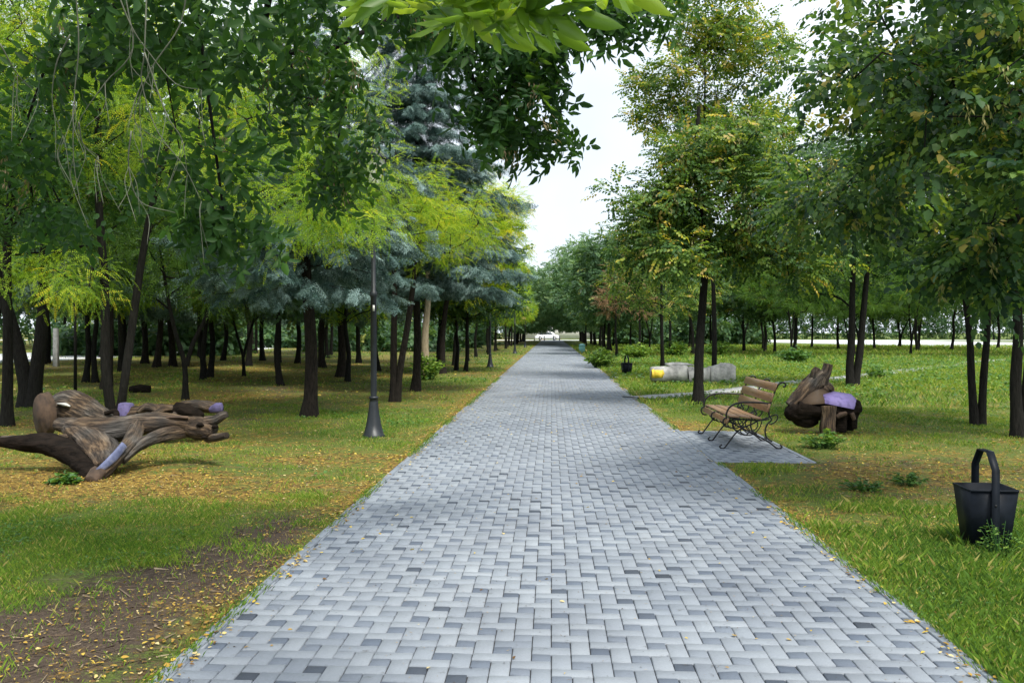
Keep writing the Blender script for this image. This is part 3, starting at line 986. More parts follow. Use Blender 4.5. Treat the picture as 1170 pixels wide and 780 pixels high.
# spruces beside the lamp
bs = base(353, 476)
make_spruce('blue_spruce', bs, 8.6, 2.5, 2.15, 111, 'spruce', 'spruce', 'blue spruce with a thick scaly trunk just left of the near lamp post', nw=20, nb=9, r_base=.13)
bs2 = base(475, 447)
make_spruce('blue_spruce', bs2, 12.0, 3.1, 2.4, 112, 'spruce', 'spruce', 'blue spruce behind the near lamp post, its tip the tallest blue one', nw=26, nb=11, r_base=.11, dens=1.5)

bl = base(450, 460)
make_tree('locust_tree', bl, [[(0, 0, 0), (0, 0, 1.2), (.02, 0, 2.6), (.0, 0, 4.6), (.1, 0, 6.2)], [(.05, 0, 0), (.16, 0, .9), (.38, 0, 2.2), (.6, 0, 4.2)]],
          [(.3, -1.2, 4.2, 1.9, 1.6, .9), (1.2, -.4, 4.0, 1.2, 1.2, .8)], 150, 'locust', 'locust', 'bark_brown', .085, 104, per=8,
          label='two-stemmed locust tree immediately right of the near lamp post', base_tint=.62, droop=.3)
bk = base(506, 427)
make_tree('locust_tree', bk, [[(0, 0, 0), (0, 0, 1.5), (.25, 0, 3.4), (.8, 0, 6.4)]],
          [(1.2, 0, 4.8, 2.0, 2.0, 1.7), (1.7, 0, 6.6, 1.4, 1.6, 1.3), (.3, .4, 7.0, 1.6, 1.7, 1.5)], 190, 'locust_big', 'locust', 'bark_brown', .12, 105, per=8,
          label='bright yellow-green locust tree leaning to the path behind the blue spruce', base_tint=.72, tint_sd=.2, droop=.25)
bp_ = base(486, 429)
make_tree('pale_trunk_tree', bp_, [[(0, 0, 0), (0, 0, 1.5), (.1, 0, 3.0), (.0, 0, 6.0)]], [(.2, 0, 6.0, 2.0, 2.0, 1.8)], 70, 'far', 'far', 'bark_pale', .15, 106, per=7,
          label='pale beige bare trunk with a leafy tuft at its foot, right of the near lamp')

# overhead ash whose branches hang into the top of the view
bo = (-4.6, 1.4, -.02)
hang = []
for (px, py, Y) in [(372, 60, 5.6), (340, 110, 6.0), (395, 120, 6.2), (385, 165, 6.4), (330, 60, 5.6), (300, 40, 5.2), (385, 195, 6.4),
                    (545, 50, 6.2), (540, 90, 6.2), (560, 115, 6.3), (585, 100, 6.4), (600, 75, 6.4), (572, 135, 6.6), (608, 45, 6.4), (610, 90, 6.5), (598, 130, 6.7), (622, 145, 6.9),
                    (640, 20, 6.4), (700, -5, 6.4), (745, -5, 6.5), (690, -15, 6.4), (630, 40, 6.3), (560, 20, 6), (515, 30, 6),
                    (235, 215, 5.0), (255, 240, 4.8), (205, 170, 5.2), (100, 40, 5), (30, 140, 5.6), (70, 235, 6.2),
                    (180, 30, 5), (240, 50, 5.4), (310, -20, 4.8), (400, -20, 4.8), (480, -20, 5), (560, -30, 5.2), (220, -30, 4.2), (100, -40, 4.0)]:
    p = at(px, py, Y); hang.append((p.x - bo[0], p.y - bo[1], p.z - bo[2]))
ash = make_tree('ash_tree', bo, [[(0, 0, 0), (.1, .1, 1.6), (.3, .5, 3.2), (.9, 1.3, 4.7), (1.8, 2.6, 5.8)], [(.1, .05, 1.0), (.6, .4, 2.6), (1.5, 1.4, 4.3), (2.9, 2.8, 5.1), (4.0, 4.4, 5.2)]],
                [(1.5, 1.8, 6.2, 3.0, 2.2, .9), (3.0, 3.4, 6.0, 1.6, 1.6, .5), (1.0, 3.5, 6.0, 2.2, 1.6, .6)], 55, 'ash', 'ash', 'bark', .2, 107, per=9, tw_len=.26,
                droop=1.15, sag=.02, label='large overhanging ash with dark leaves and pale bare twigs at the top left', base_tint=.16, tint_sd=.2,
                extra_targets=np.array(hang), extra=[('seeds', 'seed', .35, 3)], r_tip=.005)
rg = np.random.default_rng(5)
# young bright leaves lowest over the path
pp, dd = [], []
tb = MB()
for (px, py, Y) in [(450, -20, 2.7), (485, -12, 2.6), (515, -5, 2.5), (548, -10, 2.4), (580, -12, 2.3), (608, -22, 2.3), (640, -38, 2.4), (530, 8, 2.9), (565, 5, 2.8), (490, -50, 2.5), (525, -50, 2.3), (560, -60, 2.3), (600, -60, 2.2), (635, -70, 2.2), (655, -60, 2.4), (585, -50, 2.8), (520, -30, 3.0), (610, -40, 3.0)]:
    p = at(px, py, Y); q = (p.x - bo[0], p.y - bo[1], p.z - bo[2])
    for k in range(3):
        pp.append(np.array(q) + rg.normal(size=3) * .012); dd.append([rg.normal() * .35, rg.normal() * .35, -1.0])
    tb.tube(smoothpath([(2.9, 2.8, 5.1 - .4), (2.9 + (q[0] - 2.9) * .6, 2.8 + (q[1] - 2.8) * .6, 3.9), (q[0], q[1], q[2] + .02)], 6), np.linspace(.012, .003, 13), n=5)
lt = [spray_pinnate(rg, 2, 2, .125, .040, rl=.11, tw=.03, droop=1.0, shape=leaf_lance, hang=.9) for _ in range(5)]
V, Fq, T = scatter(lt, pp, dd, rg, base_tint=.4, tint_sd=.35, leaf_sd=.22, roll=.9, scale=(.7, 1.15))
tag(npmesh('leaf_spray', V, Fq, M['ash_light'], ash, fattr={'tint': T}), kind='stuff')
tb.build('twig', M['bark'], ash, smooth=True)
# pale bare twigs
tb = MB()
for pts in [[(215, -20), (205, 30), (175, 75), (160, 110), (155, 140), (190, 165)], [(378, -60), (160, -40), (152, 55), (120, 95), (90, 140), (95, 165), (110, 180)],
            [(168, -20), (165, 60), (162, 95), (180, 150), (210, 190), (230, 230)], [(130, -20), (150, 30), (170, 60), (200, 95), (230, 103)],
            [(150, 150), (147, 190), (160, 230), (200, 243)], [(85, -30), (90, 50), (85, 110), (84, 180), (92, 235)], [(80, 40), (64, 75), (60, 120), (72, 155)],
            [(0, 50), (20, 85), (40, 105)], [(90, 140), (95, 165), (112, 178)], [(165, 60), (190, 130), (208, 160), (214, 200)]]:
    P3 = [np.array(at(px, py, 3.7 + .3 * k / len(pts))) - np.array(bo) for k, (px, py) in enumerate(pts)]
    tb.tube(smoothpath(P3, 5), np.linspace(.0034, .0012, 5 * (len(pts) - 1) + 1), n=5)
    for k in range(4):
        s_ = P3[rg.integers(1, len(P3))]
        tb.tube(smoothpath([s_, s_ + rg.normal(size=3) * .015 + (0, 0, -.08), s_ + rg.normal(size=3) * .04 + (0, 0, -.20)], 4), .0012, n=4)
tb.build('bare_twig', M['twig_pale'], ash, smooth=True)

# ---- hero trees, right
br = base(798, 462)
make_tree('linden_tree', br, [[(0, 0, 0), (.02, 0, 1.2), (.10, 0, 2.4), (.15, 0, 3.8), (-.05, .1, 5.4), (.0, 0, 6.6)]],
          clumps([(-.1, 0, 3.3, 1.7, 1.7, .8), (.0, 0, 4.4, 1.5, 1.6, .9), (1.6, -.2, 4.3, 1.7, 1.5, 1.2), (.6, 0, 5.5, 1.4, 1.3, .8)], 42, .68, 1) + [(-1.7, 0, 4.75, .55, .6, .18), (-2.2, 0, 4.95, .4, .4, .12), (1.9, .2, 3.2, .9, .9, .6)], 360,
          'linden', 'linden', 'bark', .11, 201, per=8, label='slender linden tree standing by the path just left of the bench', base_tint=.42, tint_sd=.22, yellow=.035,
          droop=.25, extra=[('bract', 'bract', .35, 3)], roll=.3)
bt = base(816, 437)
make_tree('tall_linden_tree', bt, [[(0, 0, 0), (.0, 0, 2), (-.1, 0, 4.5), (-.3, 0, 7.5), (-.3, 0, 11)]],
          clumps([(-.5, 0, 9.0, 2.0, 1.9, 2.0), (-.2, 0, 6.6, 2.2, 2.0, 1.7), (.2, 0, 11.3, 2.2, 1.6, 1.8), (1.4, 0, 7.4, 1.6, 1.5, 2.0)], 48, .8, 2) + [(-2.2, 0, 5.6, .9, .9, .3), (-2.5, 0, 8.6, .6, .6, .25), (-.1, 0, 9.8, 1.3, 1.3, 1.3), (-.1, 0, 12, 1.2, 1.2, 1.0)], 460, 'maple', 'linden', 'bark', .085, 202, per=7, tw_len=.4, trunk_top=.15,
          label='tallest open-crowned tree, its yellowing top against the white sky', base_tint=.57, tint_sd=.2, yellow=.07, droop=.1)
bd = base(973, 443)
make_tree('linden_tree', bd, [[(0, 0, 0), (-.05, 0, .6), (.0, 0, 1.5), (.02, 0, 3.0), (.1, 0, 5.5)], [(.08, 0, .1), (.22, 0, 1.0), (.34, 0, 2.4), (.5, 0, 4.2)]],
          clumps([(0, 0, 4.0, 2.9, 2.6, 1.2), (-.6, 0, 5.6, 2.6, 2.4, 1.2), (.8, 0, 6.8, 2.2, 2.2, 1.2)], 36, .8, 3), 260, 'linden', 'maple', 'bark', .12, 203, per=8,
          label='twin-stemmed dark tree behind the stump sculpture', base_tint=.35, tint_sd=.2, droop=.25)
be = base(1114, 487)
make_tree('linden_tree', be, [[(0, 0, 0), (-.06, 0, .8), (-.10, .0, 1.6), (-.2, 0, 2.6), (-.2, 0, 4.3)], [(.1, 0, .0), (.14, 0, .9), (.2, 0, 1.9), (.1, 0, 3.0), (.2, 0, 4.4)]],
          [(0, 0, 3.5, 2.0, 1.8, .8), (-.2, 0, 4.7, 1.8, 1.8, .9)], 130, 'maple', 'maple', 'bark', .07, 204, per=7, flare=1.2,
          label='young tree of two thin crooked stems behind the near litter bin', base_tint=.35, droop=.2)
bf = base(1164, 501)
make_tree('linden_tree', bf, [[(0, 0, 0), (-.05, 0, .8), (-.02, 0, 1.8), (-.15, 0, 3.0), (-.1, 0, 4.6)], [(.05, .05, .0), (.2, .1, 1.1), (.25, .1, 2.4), (.5, 0, 4.0)]],
          [(0, -.5, 3.9, 1.9, 1.8, .9), (.2, -.3, 5.2, 1.9, 1.8, .8)], 140, 'maple', 'maple', 'bark', .09, 205, per=7,
          label='crooked dark trunk at the right edge behind the near litter bin', base_tint=.4, droop=.2)
bn = (7.2, 8.8, -.02)
make_tree('linden_tree', bn, [[(0, 0, 0), (-.1, 0, 1.6), (-.5, .1, 3.2), (-1.5, .4, 4.6), (-2.5, .6, 6.0)]],
          clumps([loc_ell(bn, 1090, 90, 8.2, 1.4, 1.2, .8), loc_ell(bn, 1010, 60, 9.2, .7, .9, .8), loc_ell(bn, 1120, 200, 7.6, .75, .7, .35), loc_ell(bn, 1170, 20, 8, 1.6, 1.5, 1.0),
           loc_ell(bn, 1010, 180, 9.6, .9, .8, .5), loc_ell(bn, 960, 240, 11, .8, .8, .4), loc_ell(bn, 1140, 290, 8.4, .7, .7, .25)], 60, .42, 4), 260,
          'linden', 'maple', 'bark', .2, 206, per=7, tw_len=.36, label='big linden tree whose dark crown fills the top right corner, trunk out of view', base_tint=.38, tint_sd=.25, yellow=.02,
          droop=.3, extra=[('bract', 'bract', .28, 3)], r_tip=.005, roll=.28, scale=(.6, 1.15))

# ---- prototypes for the trees behind; the first of each kind is its own prototype
def proto(name, species, mat, bark, ells, h, seed, n, fork=False, rb=.075, **kw):
    tr_ = [[(0, 0, 0), (.10, .03, h * .15), (.05, -.05, h * .3), (.22, .05, h * .5), (.1, 0, h * .8)]]
    if fork: tr_ = [[(0, 0, 0), (-.03, 0, 1.0), (-.3, 0, 2.0), (-.6, .1, h * .6)], [(.03, 0, .9), (.2, 0, 1.5), (.7, .1, 2.6), (.8, .1, h * .6)]]
    return make_tree(name, (0, 0, 0), tr_, ells, n, species, mat, bark, rb, seed, per=7, **kw)

pA = proto('broadleaf_tree', 'far', 'far', 'bark', [(0, 0, 4.1, 2.8, 2.8, 1.7), (.3, 0, 6.1, 2.2, 2.2, 1.5)], 7.5, 301, 150, base_tint=.4, tw_len=.6, rb=.10)
pB = proto('broadleaf_tree', 'linden', 'linden', 'bark', [(0, 0, 3.9, 2.6, 2.6, 1.6), (-.3, 0, 5.8, 2.0, 2.0, 1.5)], 7.0, 302, 190, rb=.095, base_tint=.45, tint_sd=.22)
pC = proto('locust_tree', 'locust_big', 'locust', 'bark', [(0, 0, 4.0, 2.8, 2.7, 1.6), (.2, 0, 6.1, 2.2, 2.2, 1.5)], 7.5, 303, 180, rb=.10, base_tint=.5)
pD = proto('forked_tree', 'locust_big', 'locust_dark', 'bark', [(0, 0, 4.0, 2.9, 2.9, 1.5), (.1, 0, 5.8, 2.4, 2.4, 1.3)], 6.5, 304, 170, fork=True, base_tint=.4)
pE = make_spruce('pine_tree', (0, 0, 0), 7.2, 2.4, 1.6, 305, 'spruce_far', 'pine', 'x', nw=12, nb=7, cat='pine')
pF = proto('dry_tree', 'small', 'dry', 'bark', [(0, 0, 3.6, 1.1, 1.1, 1.5)], 4.8, 306, 50, rb=.08, base_tint=.5)
pG = proto('poplar_tree', 'far', 'hazed_far', 'bark', [(0, 0, 5.0, 1.8, 1.8, 3.0), (0, 0, 9.0, 1.1, 1.1, 3.0)], 11, 307, 110, base_tint=.5)
pH = make_tree('arching_tree', (0, 0, 0), [[(0, 0, 0), (.1, 0, 1.4), (.5, 0, 3.4), (.9, 0, 6.5)]], [(2.4, 0, 4.1, 2.6, 2.8, 2.3), (0, 0, 4.6, 2.8, 2.8, 2.6), (1.2, 0, 7.4, 3.0, 2.8, 2.2)], 230, 'far', 'hazed_far', 'bark', .12, 308, per=8, base_tint=.45, tw_len=.7)
PRO = {'H': pH, 'A': pA, 'B': pB, 'C': pC, 'D': pD, 'E': pE, 'F': pF, 'G': pG}
used = set()
CAT = {'H': 'tree', 'A': 'tree', 'B': 'tree', 'C': 'tree', 'D': 'tree', 'E': 'pine', 'F': 'tree', 'G': 'poplar'}


def put(k, loc, s, label, group=None, rz=None, zs=None):
    rz = random.uniform(0, 6.28) if rz is None else rz
    o = PRO[k]
    if k not in used:
        used.add(k)
        o.location = loc; o.rotation_euler = (0, 0, rz); o.scale = (s, s, zs or s); o['label'] = label; o['category'] = CAT[k]
        if group: o['group'] = group
        elif 'group' in o: del o['group']
        return o
    return copy_tree(o, loc, rz, s, label, group, CAT[k], zs)


# trunks of the left grove, each where the photo shows it
for k, px, py, s, lab in [
    ('D', 212, 457, .92, 'dark forked tree standing alone right behind the dragon log head'),
    ('C', 98, 437, .95, 'left trunk of the close group behind the twin-stemmed locust'),
    ('B', 109, 437, 1.0, 'right trunk of the close group behind the twin-stemmed locust'),
    ('B', 232, 434, 1.0, 'left one of the pair of trunks behind the forked tree'),
    ('C', 240, 431, 1.05, 'right one of the pair of trunks behind the forked tree'),
    ('D', 279, 430, .8, 'thin leaning forked tree in the open gap of the left grove'),
    ('A', 320, 441, .95, 'dark straight tree on the left behind the thick spruce trunk'),
    ('E', 389, 431, 1.25, 'dark conifer between the thick spruce trunk and the near lamp'),
    ('C', 397, 436, .85, 'slim leaning tree close left of the near lamp post'),
    ('A', 432, 424, 1.1, 'tree seen just behind the near lamp post pole'),
    ('E', 368, 420, 1.2, 'dark conifer deep behind the thick spruce trunk'),
    ('E', 180, 420, 1.3, 'grey-green conifer at the far side of the left lawn, left one'),
    ('E', 196, 419, 1.35, 'grey-green conifer at the far side of the left lawn, right one'),
    ('C', 138, 425, 1.1, 'tree behind the twin-stemmed locust on the far lawn'),
    ('A', 50, 416, 1.3, 'slender far tree between the forked trunk and the left road'),
    ('A', 300, 412, 1.4, 'far tree at the edge of the left lawn, left of the thick spruce'),
    ('B', 255, 412, 1.3, 'far tree in front of the pale left road'),
    ('A', 340, 415, 1.25, 'far tree in the gap left of the thick spruce trunk'),
    ('A', 410, 415, 1.3, 'far tree in the dim gap left of the near lamp'),
    ('C', 500, 424, .95, 'first slim trunk right of the pale beige trunk'),
    ('B', 521, 423, .9, 'second slim leaning trunk right of the pale beige trunk'),
    ('A', 532, 424, .85, 'leaning trunk nearest the far lamp post'),
]:
    bb = base(px, py)
    put(k, bb, s, lab)
random.seed(21)
# deep rows of the left grove
for i in range(22):
    y = 27 + (i % 8) * 7.0 + random.uniform(-2, 2); x = -10.5 - (i // 8) * 6.6 - random.uniform(0, 3) - max(0, (y - 30) * .12)
    if abs(x + 10.0) < 1.2 and y < 30: x -= 2.5
    put(random.choice('AABCDE'), (x, y, -.02), random.uniform(.95, 1.3), 'one of many dim trees deep in the left grove', 'trees deep in the left grove', zs=random.uniform(1.25, 1.6))
# left row beside the path
y = 44
while y < 166:
    far = y > 105
    put(random.choice('CCBA') if not far else 'H', (-4.3 - random.uniform(0, .8) - (.2 if far else 0), y, -.02), random.uniform(.92, 1.1) * (1.12 if far else 1), 'one of the row of trees along the far left side of the path',
        'trees in a row along the left of the path', zs=random.uniform(.92, 1.08), rz=(random.uniform(-.5, .5) if far else None))
    y += random.uniform(5, 7.5)
# right row beyond the second bin
for k, x, y, s, lab in [('A', 4.0, 66, 1.15, 'round tree behind the two brown dry trees'), ('B', 7.6, 59, 1.0, 'dark round tree behind the pale block bundle'),
                        ('F', 4.2, 60, 1.15, 'left one of two brown dry trees right of the far path'), ('F', 5.5, 58, 1.1, 'right one of two brown dry trees right of the far path'),
                        ('G', 3.6, 96, 1.0, 'left poplar with a spiky tip over the far path'), ('G', 6.6, 100, 1.1, 'middle poplar with a spiky tip over the far path'),
                        ('G', 9.5, 97, 1.0, 'right poplar with a spiky tip over the far path')]:
    put(k, (x, y, -.02), s, lab)
for i in range(16):
    yy = 76 + i * 6.0
    put(random.choice('AAB') if yy < 100 else 'H', (4.7 + random.uniform(0, .6), yy, -.02), random.uniform(1.05, 1.25), 'one of the row of trees along the far right side of the path',
        'trees in a row along the right of the path', zs=random.uniform(1.05, 1.3) if yy > 105 else random.uniform(.95, 1.1), rz=(math.pi + random.uniform(-.5, .5) if yy > 100 else None))
# trees on the right meadow
for k, px, py, s, lab in [('A', 850, 402, 1.3, 'first far tree right of the slender linden trunk'), ('B', 874, 402, 1.25, 'second far tree right of the slender linden trunk'),
                          ('A', 885, 404, 1.1, 'third far tree right of the slender linden trunk'), ('B', 907, 406, 1.35, 'stout brown trunk with a leafy foot behind the bench'),
                          ('B', 958, 400, 1.25, 'far tree left of the twin-stemmed dark tree, before the pale road'), ('A', 999, 399, 1.2, 'far tree right of the twin-stemmed dark tree'),
                          ('B', 1027, 397, 1.1, 'slim far tree before the pale road on the right'), ('D', 1050, 398, 1.5, 'forked pale tree before the road on the right'),
                          ('B', 1087, 400, 1.3, 'leaning far tree before the road on the right'), ('A', 1140, 399, 1.3, 'far tree behind the crooked stems at the right edge'),
                          ('B', 757, 420, 1.0, 'dark low tree directly behind the pale block bundle')]:
    put(k, base(px, py), s, lab)
random.seed(5)
for i in range(18):
    put(random.choice('AABD'), (9 + (i % 6) * 5.5 + random.uniform(-1.5, 1.5), 62 + (i // 6) * 17 + random.uniform(-4, 4), -.02), random.uniform(1.1, 1.4), 'one of many trees at the far side of the right meadow', 'trees at the far side of the right meadow')
# beyond the roads
for i in range(22):
    put(random.choice('AAG'), (-44 - random.uniform(0, 8), 20 + i * 7.5, -.02), random.uniform(1.4, 1.8), 'one of the tall trees beyond the left road', 'trees beyond the left road')
for i in range(20):
    put(random.choice('AAB'), (84 + random.uniform(0, 8), 40 + i * 7.5, -.02), random.uniform(1.1, 1.4), 'one of the trees beyond the right road', 'trees beyond the right road')
# the wood that closes the view beyond the roads reads as one mass
rg = np.random.default_rng(61)
pos = []
def band(n, x0, x1, y0, y1, h):
    x = rg.uniform(x0, x1, n); y = rg.uniform(y0, y1, n)
    top = h * (.55 + .6 * vnoise(x + 300, y + 300, 7.0, 3))
    pos.append(np.stack([x, y, top * rg.random(n) ** .8], 1))
band(6500, -70, -56, 5, 215, 9.5)
band(7500, 92, 112, 20, 215, 9.0)
band(4200, -70, -9, 205, 216, 11)
band(4800, 10, 92, 205, 216, 10)
band(1500, -42, -7.5, 112, 118, 3.2); band(900, -30, -7, 90, 94, 2.6); band(700, -34, -22, 60, 66, 2.2); band(500, -20, -8, 74, 80, 2.0); band(1300, 7.5, 26, 112, 118, 3.4)
pos = np.concatenate(pos)
dd = rg.normal(size=pos.shape); dd[:, 2] -= .3
V, Fq, T = scatter(TEMPL['far'], pos, dd, rg, base_tint=.35, tint_sd=.2, scale=(1.8, 3.2))
o = npmesh('distant_wood', V, Fq, M['far'], fattr={'tint': T}); tag(o, kind='stuff')
#@@OBJECTS
# ------------------------------------------------------------------ bench
def arc(cx, cz, r, a0, a1, n=10, r1=None):
    r1 = r if r1 is None else r1
    return [(cx + (r + (r1 - r) * i / n) * math.cos(math.radians(a0 + (a1 - a0) * i / n)),
             cz + (r + (r1 - r) * i / n) * math.sin(math.radians(a0 + (a1 - a0) * i / n))) for i in range(n + 1)]


fn = gr(828.6, 512.3); ff = gr(801.7, 495.3)
bench = empty('park_bench', (fn.x, fn.y, 0.0))
BL = ff.y - fn.y
tag(bench, 'wooden slatted park bench with curled black iron sides on the paved pad', 'bench')


def side_curves(mid=False):
    c = []
    # front leg: curled foot sweeping up and back under the seat, rear leg crossing it
    c.append((smoothpath([(-.045, .055, 0), (-.075, .03, 0), (-.055, .008, 0), (-.01, .012, 0), (.05, .09, 0), (.14, .21, 0), (.24, .29, 0), (.36, .34, 0), (.47, .40, 0)], 5)[:, :2], .011))
    c.append((smoothpath([(.745, .055, 0), (.775, .03, 0), (.75, .008, 0), (.70, .012, 0), (.60, .09, 0), (.46, .17, 0), (.30, .25, 0), (.14, .33, 0), (.05, .40, 0)], 5)[:, :2], .011))
    # rear upright: from the seat rail up the back with a curl at the top
    c.append((smoothpath([(.64, .10, 0), (.57, .15, 0), (.545, .24, 0), (.57, .33, 0), (.63, .40, 0), (.60, .46, 0), (.60, .56, 0), (.66, .75, 0), (.72, .88, 0), (.78, .915, 0), (.82, .89, 0), (.81, .855, 0), (.785, .86, 0)], 6)[:, :2], .012))
    c.append((smoothpath([(.50, .40, 0), (.60, .44, 0), (.69, .47, 0), (.715, .43, 0), (.68, .37, 0), (.60, .33, 0)], 6)[:, :2], .009))
    # seat rail, curled at the front
    c.append((smoothpath([(.055, .30, 0), (.0, .31, 0), (-.03, .36, 0), (-.01, .415, 0), (.06, .425, 0), (.25, .405, 0), (.44, .39, 0), (.60, .41, 0)], 6)[:, :2], .012))
    # rings between the legs
    c.append((np.array(arc(.17, .325, .075, 0, 360, 20)), .008))
    c.append((np.array(arc(.36, .335, .085, 0, 360, 20)), .008))
    c.append((np.array(arc(.27, .25, .06, 0, 360, 18)), .007))
    c.append((smoothpath([(.10, .36, 0), (.14, .25, 0), (.25, .19, 0), (.38, .20, 0), (.47, .29, 0), (.50, .38, 0)], 5)[:, :2], .008))
    return c


for name_y, mid in ((0.0, False), (BL * .5, True), (BL, False)):
    mb = MB()
    for pts, r in side_curves():
        mb.tube([(p[0], name_y, p[1]) for p in pts], r, n=7)
    fr = mb.build('side_frame', M['iron'], bench, smooth=True)
    if not mid:
        mb = MB()
        mb.tube([(p[0], name_y, p[1]) for p in smoothpath([(.63, .62, 0), (.50, .635, 0), (.30, .64, 0), (.16, .625, 0), (.06, .57, 0), (.015, .48, 0), (.02, .41, 0)], 6)[:, :2]], .013, n=8)
        mb.tube([(p[0], name_y, p[1]) for p in smoothpath([(.20, .63, 0), (.17, .59, 0), (.19, .56, 0), (.22, .57, 0)], 5)[:, :2]], .008, n=6)
        mb.build('armrest', M['iron'], bench, smooth=True)
for (x, z, a, w) in ((.022, .385, -68, .085), (.115, .445, 4, .135), (.27, .437, 6, .135), (.42, .425, 6, .12)):
    mb = MB()
    mb.box((x, BL / 2, z), (w, BL + .10, .028), rot=Matrix.Rotation(math.radians(a), 4, 'Y'), bevel=.006)
    mb.build('seat_slat', M['slat'], bench)
for (x, z, w) in ((.592, .565, .125), (.637, .705, .125), (.685, .85, .115)):
    mb = MB()
    mb.box((x - .012, BL / 2, z), (.028, BL + .10, w), rot=Matrix.Rotation(math.radians(17.5), 4, 'Y'), bevel=.006)
    mb.build('backrest_slat', M['slat'], bench)
mb = MB(); mb.tube([(.27, 0, .19), (.27, BL, .19)], .008, n=6); mb.build('tie_rod', M['iron'], bench)


# ------------------------------------------------------------------ litter bins
def make_bin(name='litter_bin'):
    r = empty(name)
    wb, wt_, h, t, z0 = .245, .335, .445, .004, .025
    def shell(off, za, zb_, s=1):
        k0 = wb / 2 - off; k1 = wt_ / 2 - off
        return [(sx * k0, sy * k0, za) for sx, sy in ((-1, -1), (1, -1), (1, 1), (-1, 1))] + [(sx * k1, sy * k1, zb_) for sx, sy in ((-1, -1), (1, -1), (1, 1), (-1, 1))]
    Vb = shell(0, z0, z0 + h) + shell(t, z0 + .01, z0 + h)
    q = []
    for i in range(4):
        j = (i + 1) % 4
        q += [(i, j, 4 + j, 4 + i), (8 + j, 8 + i, 12 + i, 12 + j), (4 + i, 4 + j, 12 + j, 12 + i)]
    q += [(3, 2, 1, 0), (8, 9, 10, 11)]
    mb = MB(); mb.add(Vb, q=q)
    mb.build('bucket', M['steel'], r)
    # rolled rim
    mb = MB()
    for sx, sy, lx, ly in ((0, -1, wt_, .012), (0, 1, wt_, .012), (-1, 0, .012, wt_ - .026), (1, 0, .012, wt_ - .026)):
        mb.box((sx * (wt_ / 2 + .002), sy * (wt_ / 2 + .002), z0 + h - .006), (lx, ly, .014), bevel=.002)
    mb.build('rim', M['steel'], r)
    # flat strap: up one face, over, down the other
    ys = wt_ / 2 + .016
    path_ = [(-ys + .01, 0.0), (-ys, .12), (-ys, .615), (-ys + .10, .735), (ys - .10, .735), (ys, .615), (ys, .12), (ys - .01, 0.0)]
    mb = MB(); wx = .027; th = .010
    Vs = []
    m = len(path_)
    for i, (y, z) in enumerate(path_):
        a = np.array(path_[max(0, i - 1)]); b_ = np.array(path_[min(m - 1, i + 1)])
        tn = (b_ - a) / np.linalg.norm(b_ - a); nn = np.array([-tn[1], tn[0]])
        o_ = np.array([y, z]) + nn * th / 2; n_ = np.array([y, z]) - nn * th / 2
        Vs += [(-wx, *o_), (wx, *o_), (wx, *n_), (-wx, *n_)]
    q = [(i * 4 + k, i * 4 + (k + 1) % 4, i * 4 + 4 + (k + 1) % 4, i * 4 + 4 + k) for i in range(m - 1) for k in range(4)] + [(0, 3, 2, 1), ((m - 1) * 4, (m - 1) * 4 + 1, (m - 1) * 4 + 2, (m - 1) * 4 + 3)]
    mb.add(Vs, q=q)
    mb.build('handle_strap', M['steel'], r)
    mb = MB()
    for z in (.16, .36):
        for s in (-1, 1):
            mb.box((0, s * (ys + .006), z), (.014, .008, .014), bevel=.002)
    mb.build('bolt', M['iron'], r)
    return r


bin1 = make_bin(); bin1.location = (3.20, 6.98, .0); bin1.rotation_euler = (0, 0, math.radians(-3))
tag(bin1, 'dark tapered metal litter bin with an angular strap handle in the near right grass', 'litter bin')
p = base(716, 429)
bin2 = bin1.copy(); col.objects.link(bin2); bin2.location = (p[0], p[1], 0); bin2.rotation_euler = (0, 0, .3)
bin2['label'] = 'small distant black litter bin at the right path side before the pale block bundle'
for ch in bin1.children:
    k = ch.copy(); col.objects.link(k); k.parent = bin2
p = base(665, 403)
bb = empty('litter_bin', (p[0], p[1], 0)); tag(bb, 'pale turquoise bin standing far off at the right edge of the path', 'litter bin')
mb = MB(); mb.lathe([(.01, 0), (.20, 0), (.23, .08), (.24, .55), (.20, .60), (.01, .61)], n=14); mb.build('body', M['turq'], bb, smooth=True)
mb = MB(); mb.lathe([(.22, .56), (.26, .565), (.25, .62), (.12, .68), (.01, .69)], n=14); mb.build('lid', M['turq'], bb, smooth=True)


# ------------------------------------------------------------------ lamp posts
def make_lamp():
    r = empty('street_lamp')
    prof = [(.160, 0), (.160, .05), (.140, .07), (.105, .22), (.074, .42), (.062, .55), (.058, .60), (.068, .605), (.068, .63), (.050, .64)]
    mb = MB(); mb.lathe([(a / math.cos(math.pi / 8), z) for a, z in prof], n=8); mb.build('base', M['pole'], r)
    mb = MB(); mb.lathe([(.048, .62), (.046, 2.15), (.058, 2.16), (.058, 2.22), (.038, 2.24), (.032, 3.75), (.055, 3.78), (.055, 3.82), (.02, 3.83)], n=14); mb.build('pole', M['pole'], r, smooth=False)
    ln = empty('lantern'); ln.parent = r
    mb = MB(); mb.lathe([(.05, 3.80), (.11, 3.84), (.12, 3.86), (.03, 3.87)], n=8)
    mb.lathe([(.22, 4.24), (.23, 4.26), (.13, 4.36), (.04, 4.42), (.03, 4.48), (.005, 4.53)], n=8)
    for i in range(6):
        a = i * math.pi / 3
        mb.tube([(.11 * math.cos(a), .11 * math.sin(a), 3.85), (.20 * math.cos(a), .20 * math.sin(a), 4.25)], .007, n=4)
    mb.build('frame', M['pole'], r)
    mb = MB(); mb.lathe([(.10, 3.87), (.185, 4.235)], n=6); mb.build('glass', M['glass'], r)
    bpy.data.objects.remove(ln)
    return r


lamp = make_lamp(); p = base(427, 499.5); lamp.location = (p[0], p[1], -.01)
tag(lamp, 'nearest grey-black lamp post with flared base left of the path', 'lamp post')


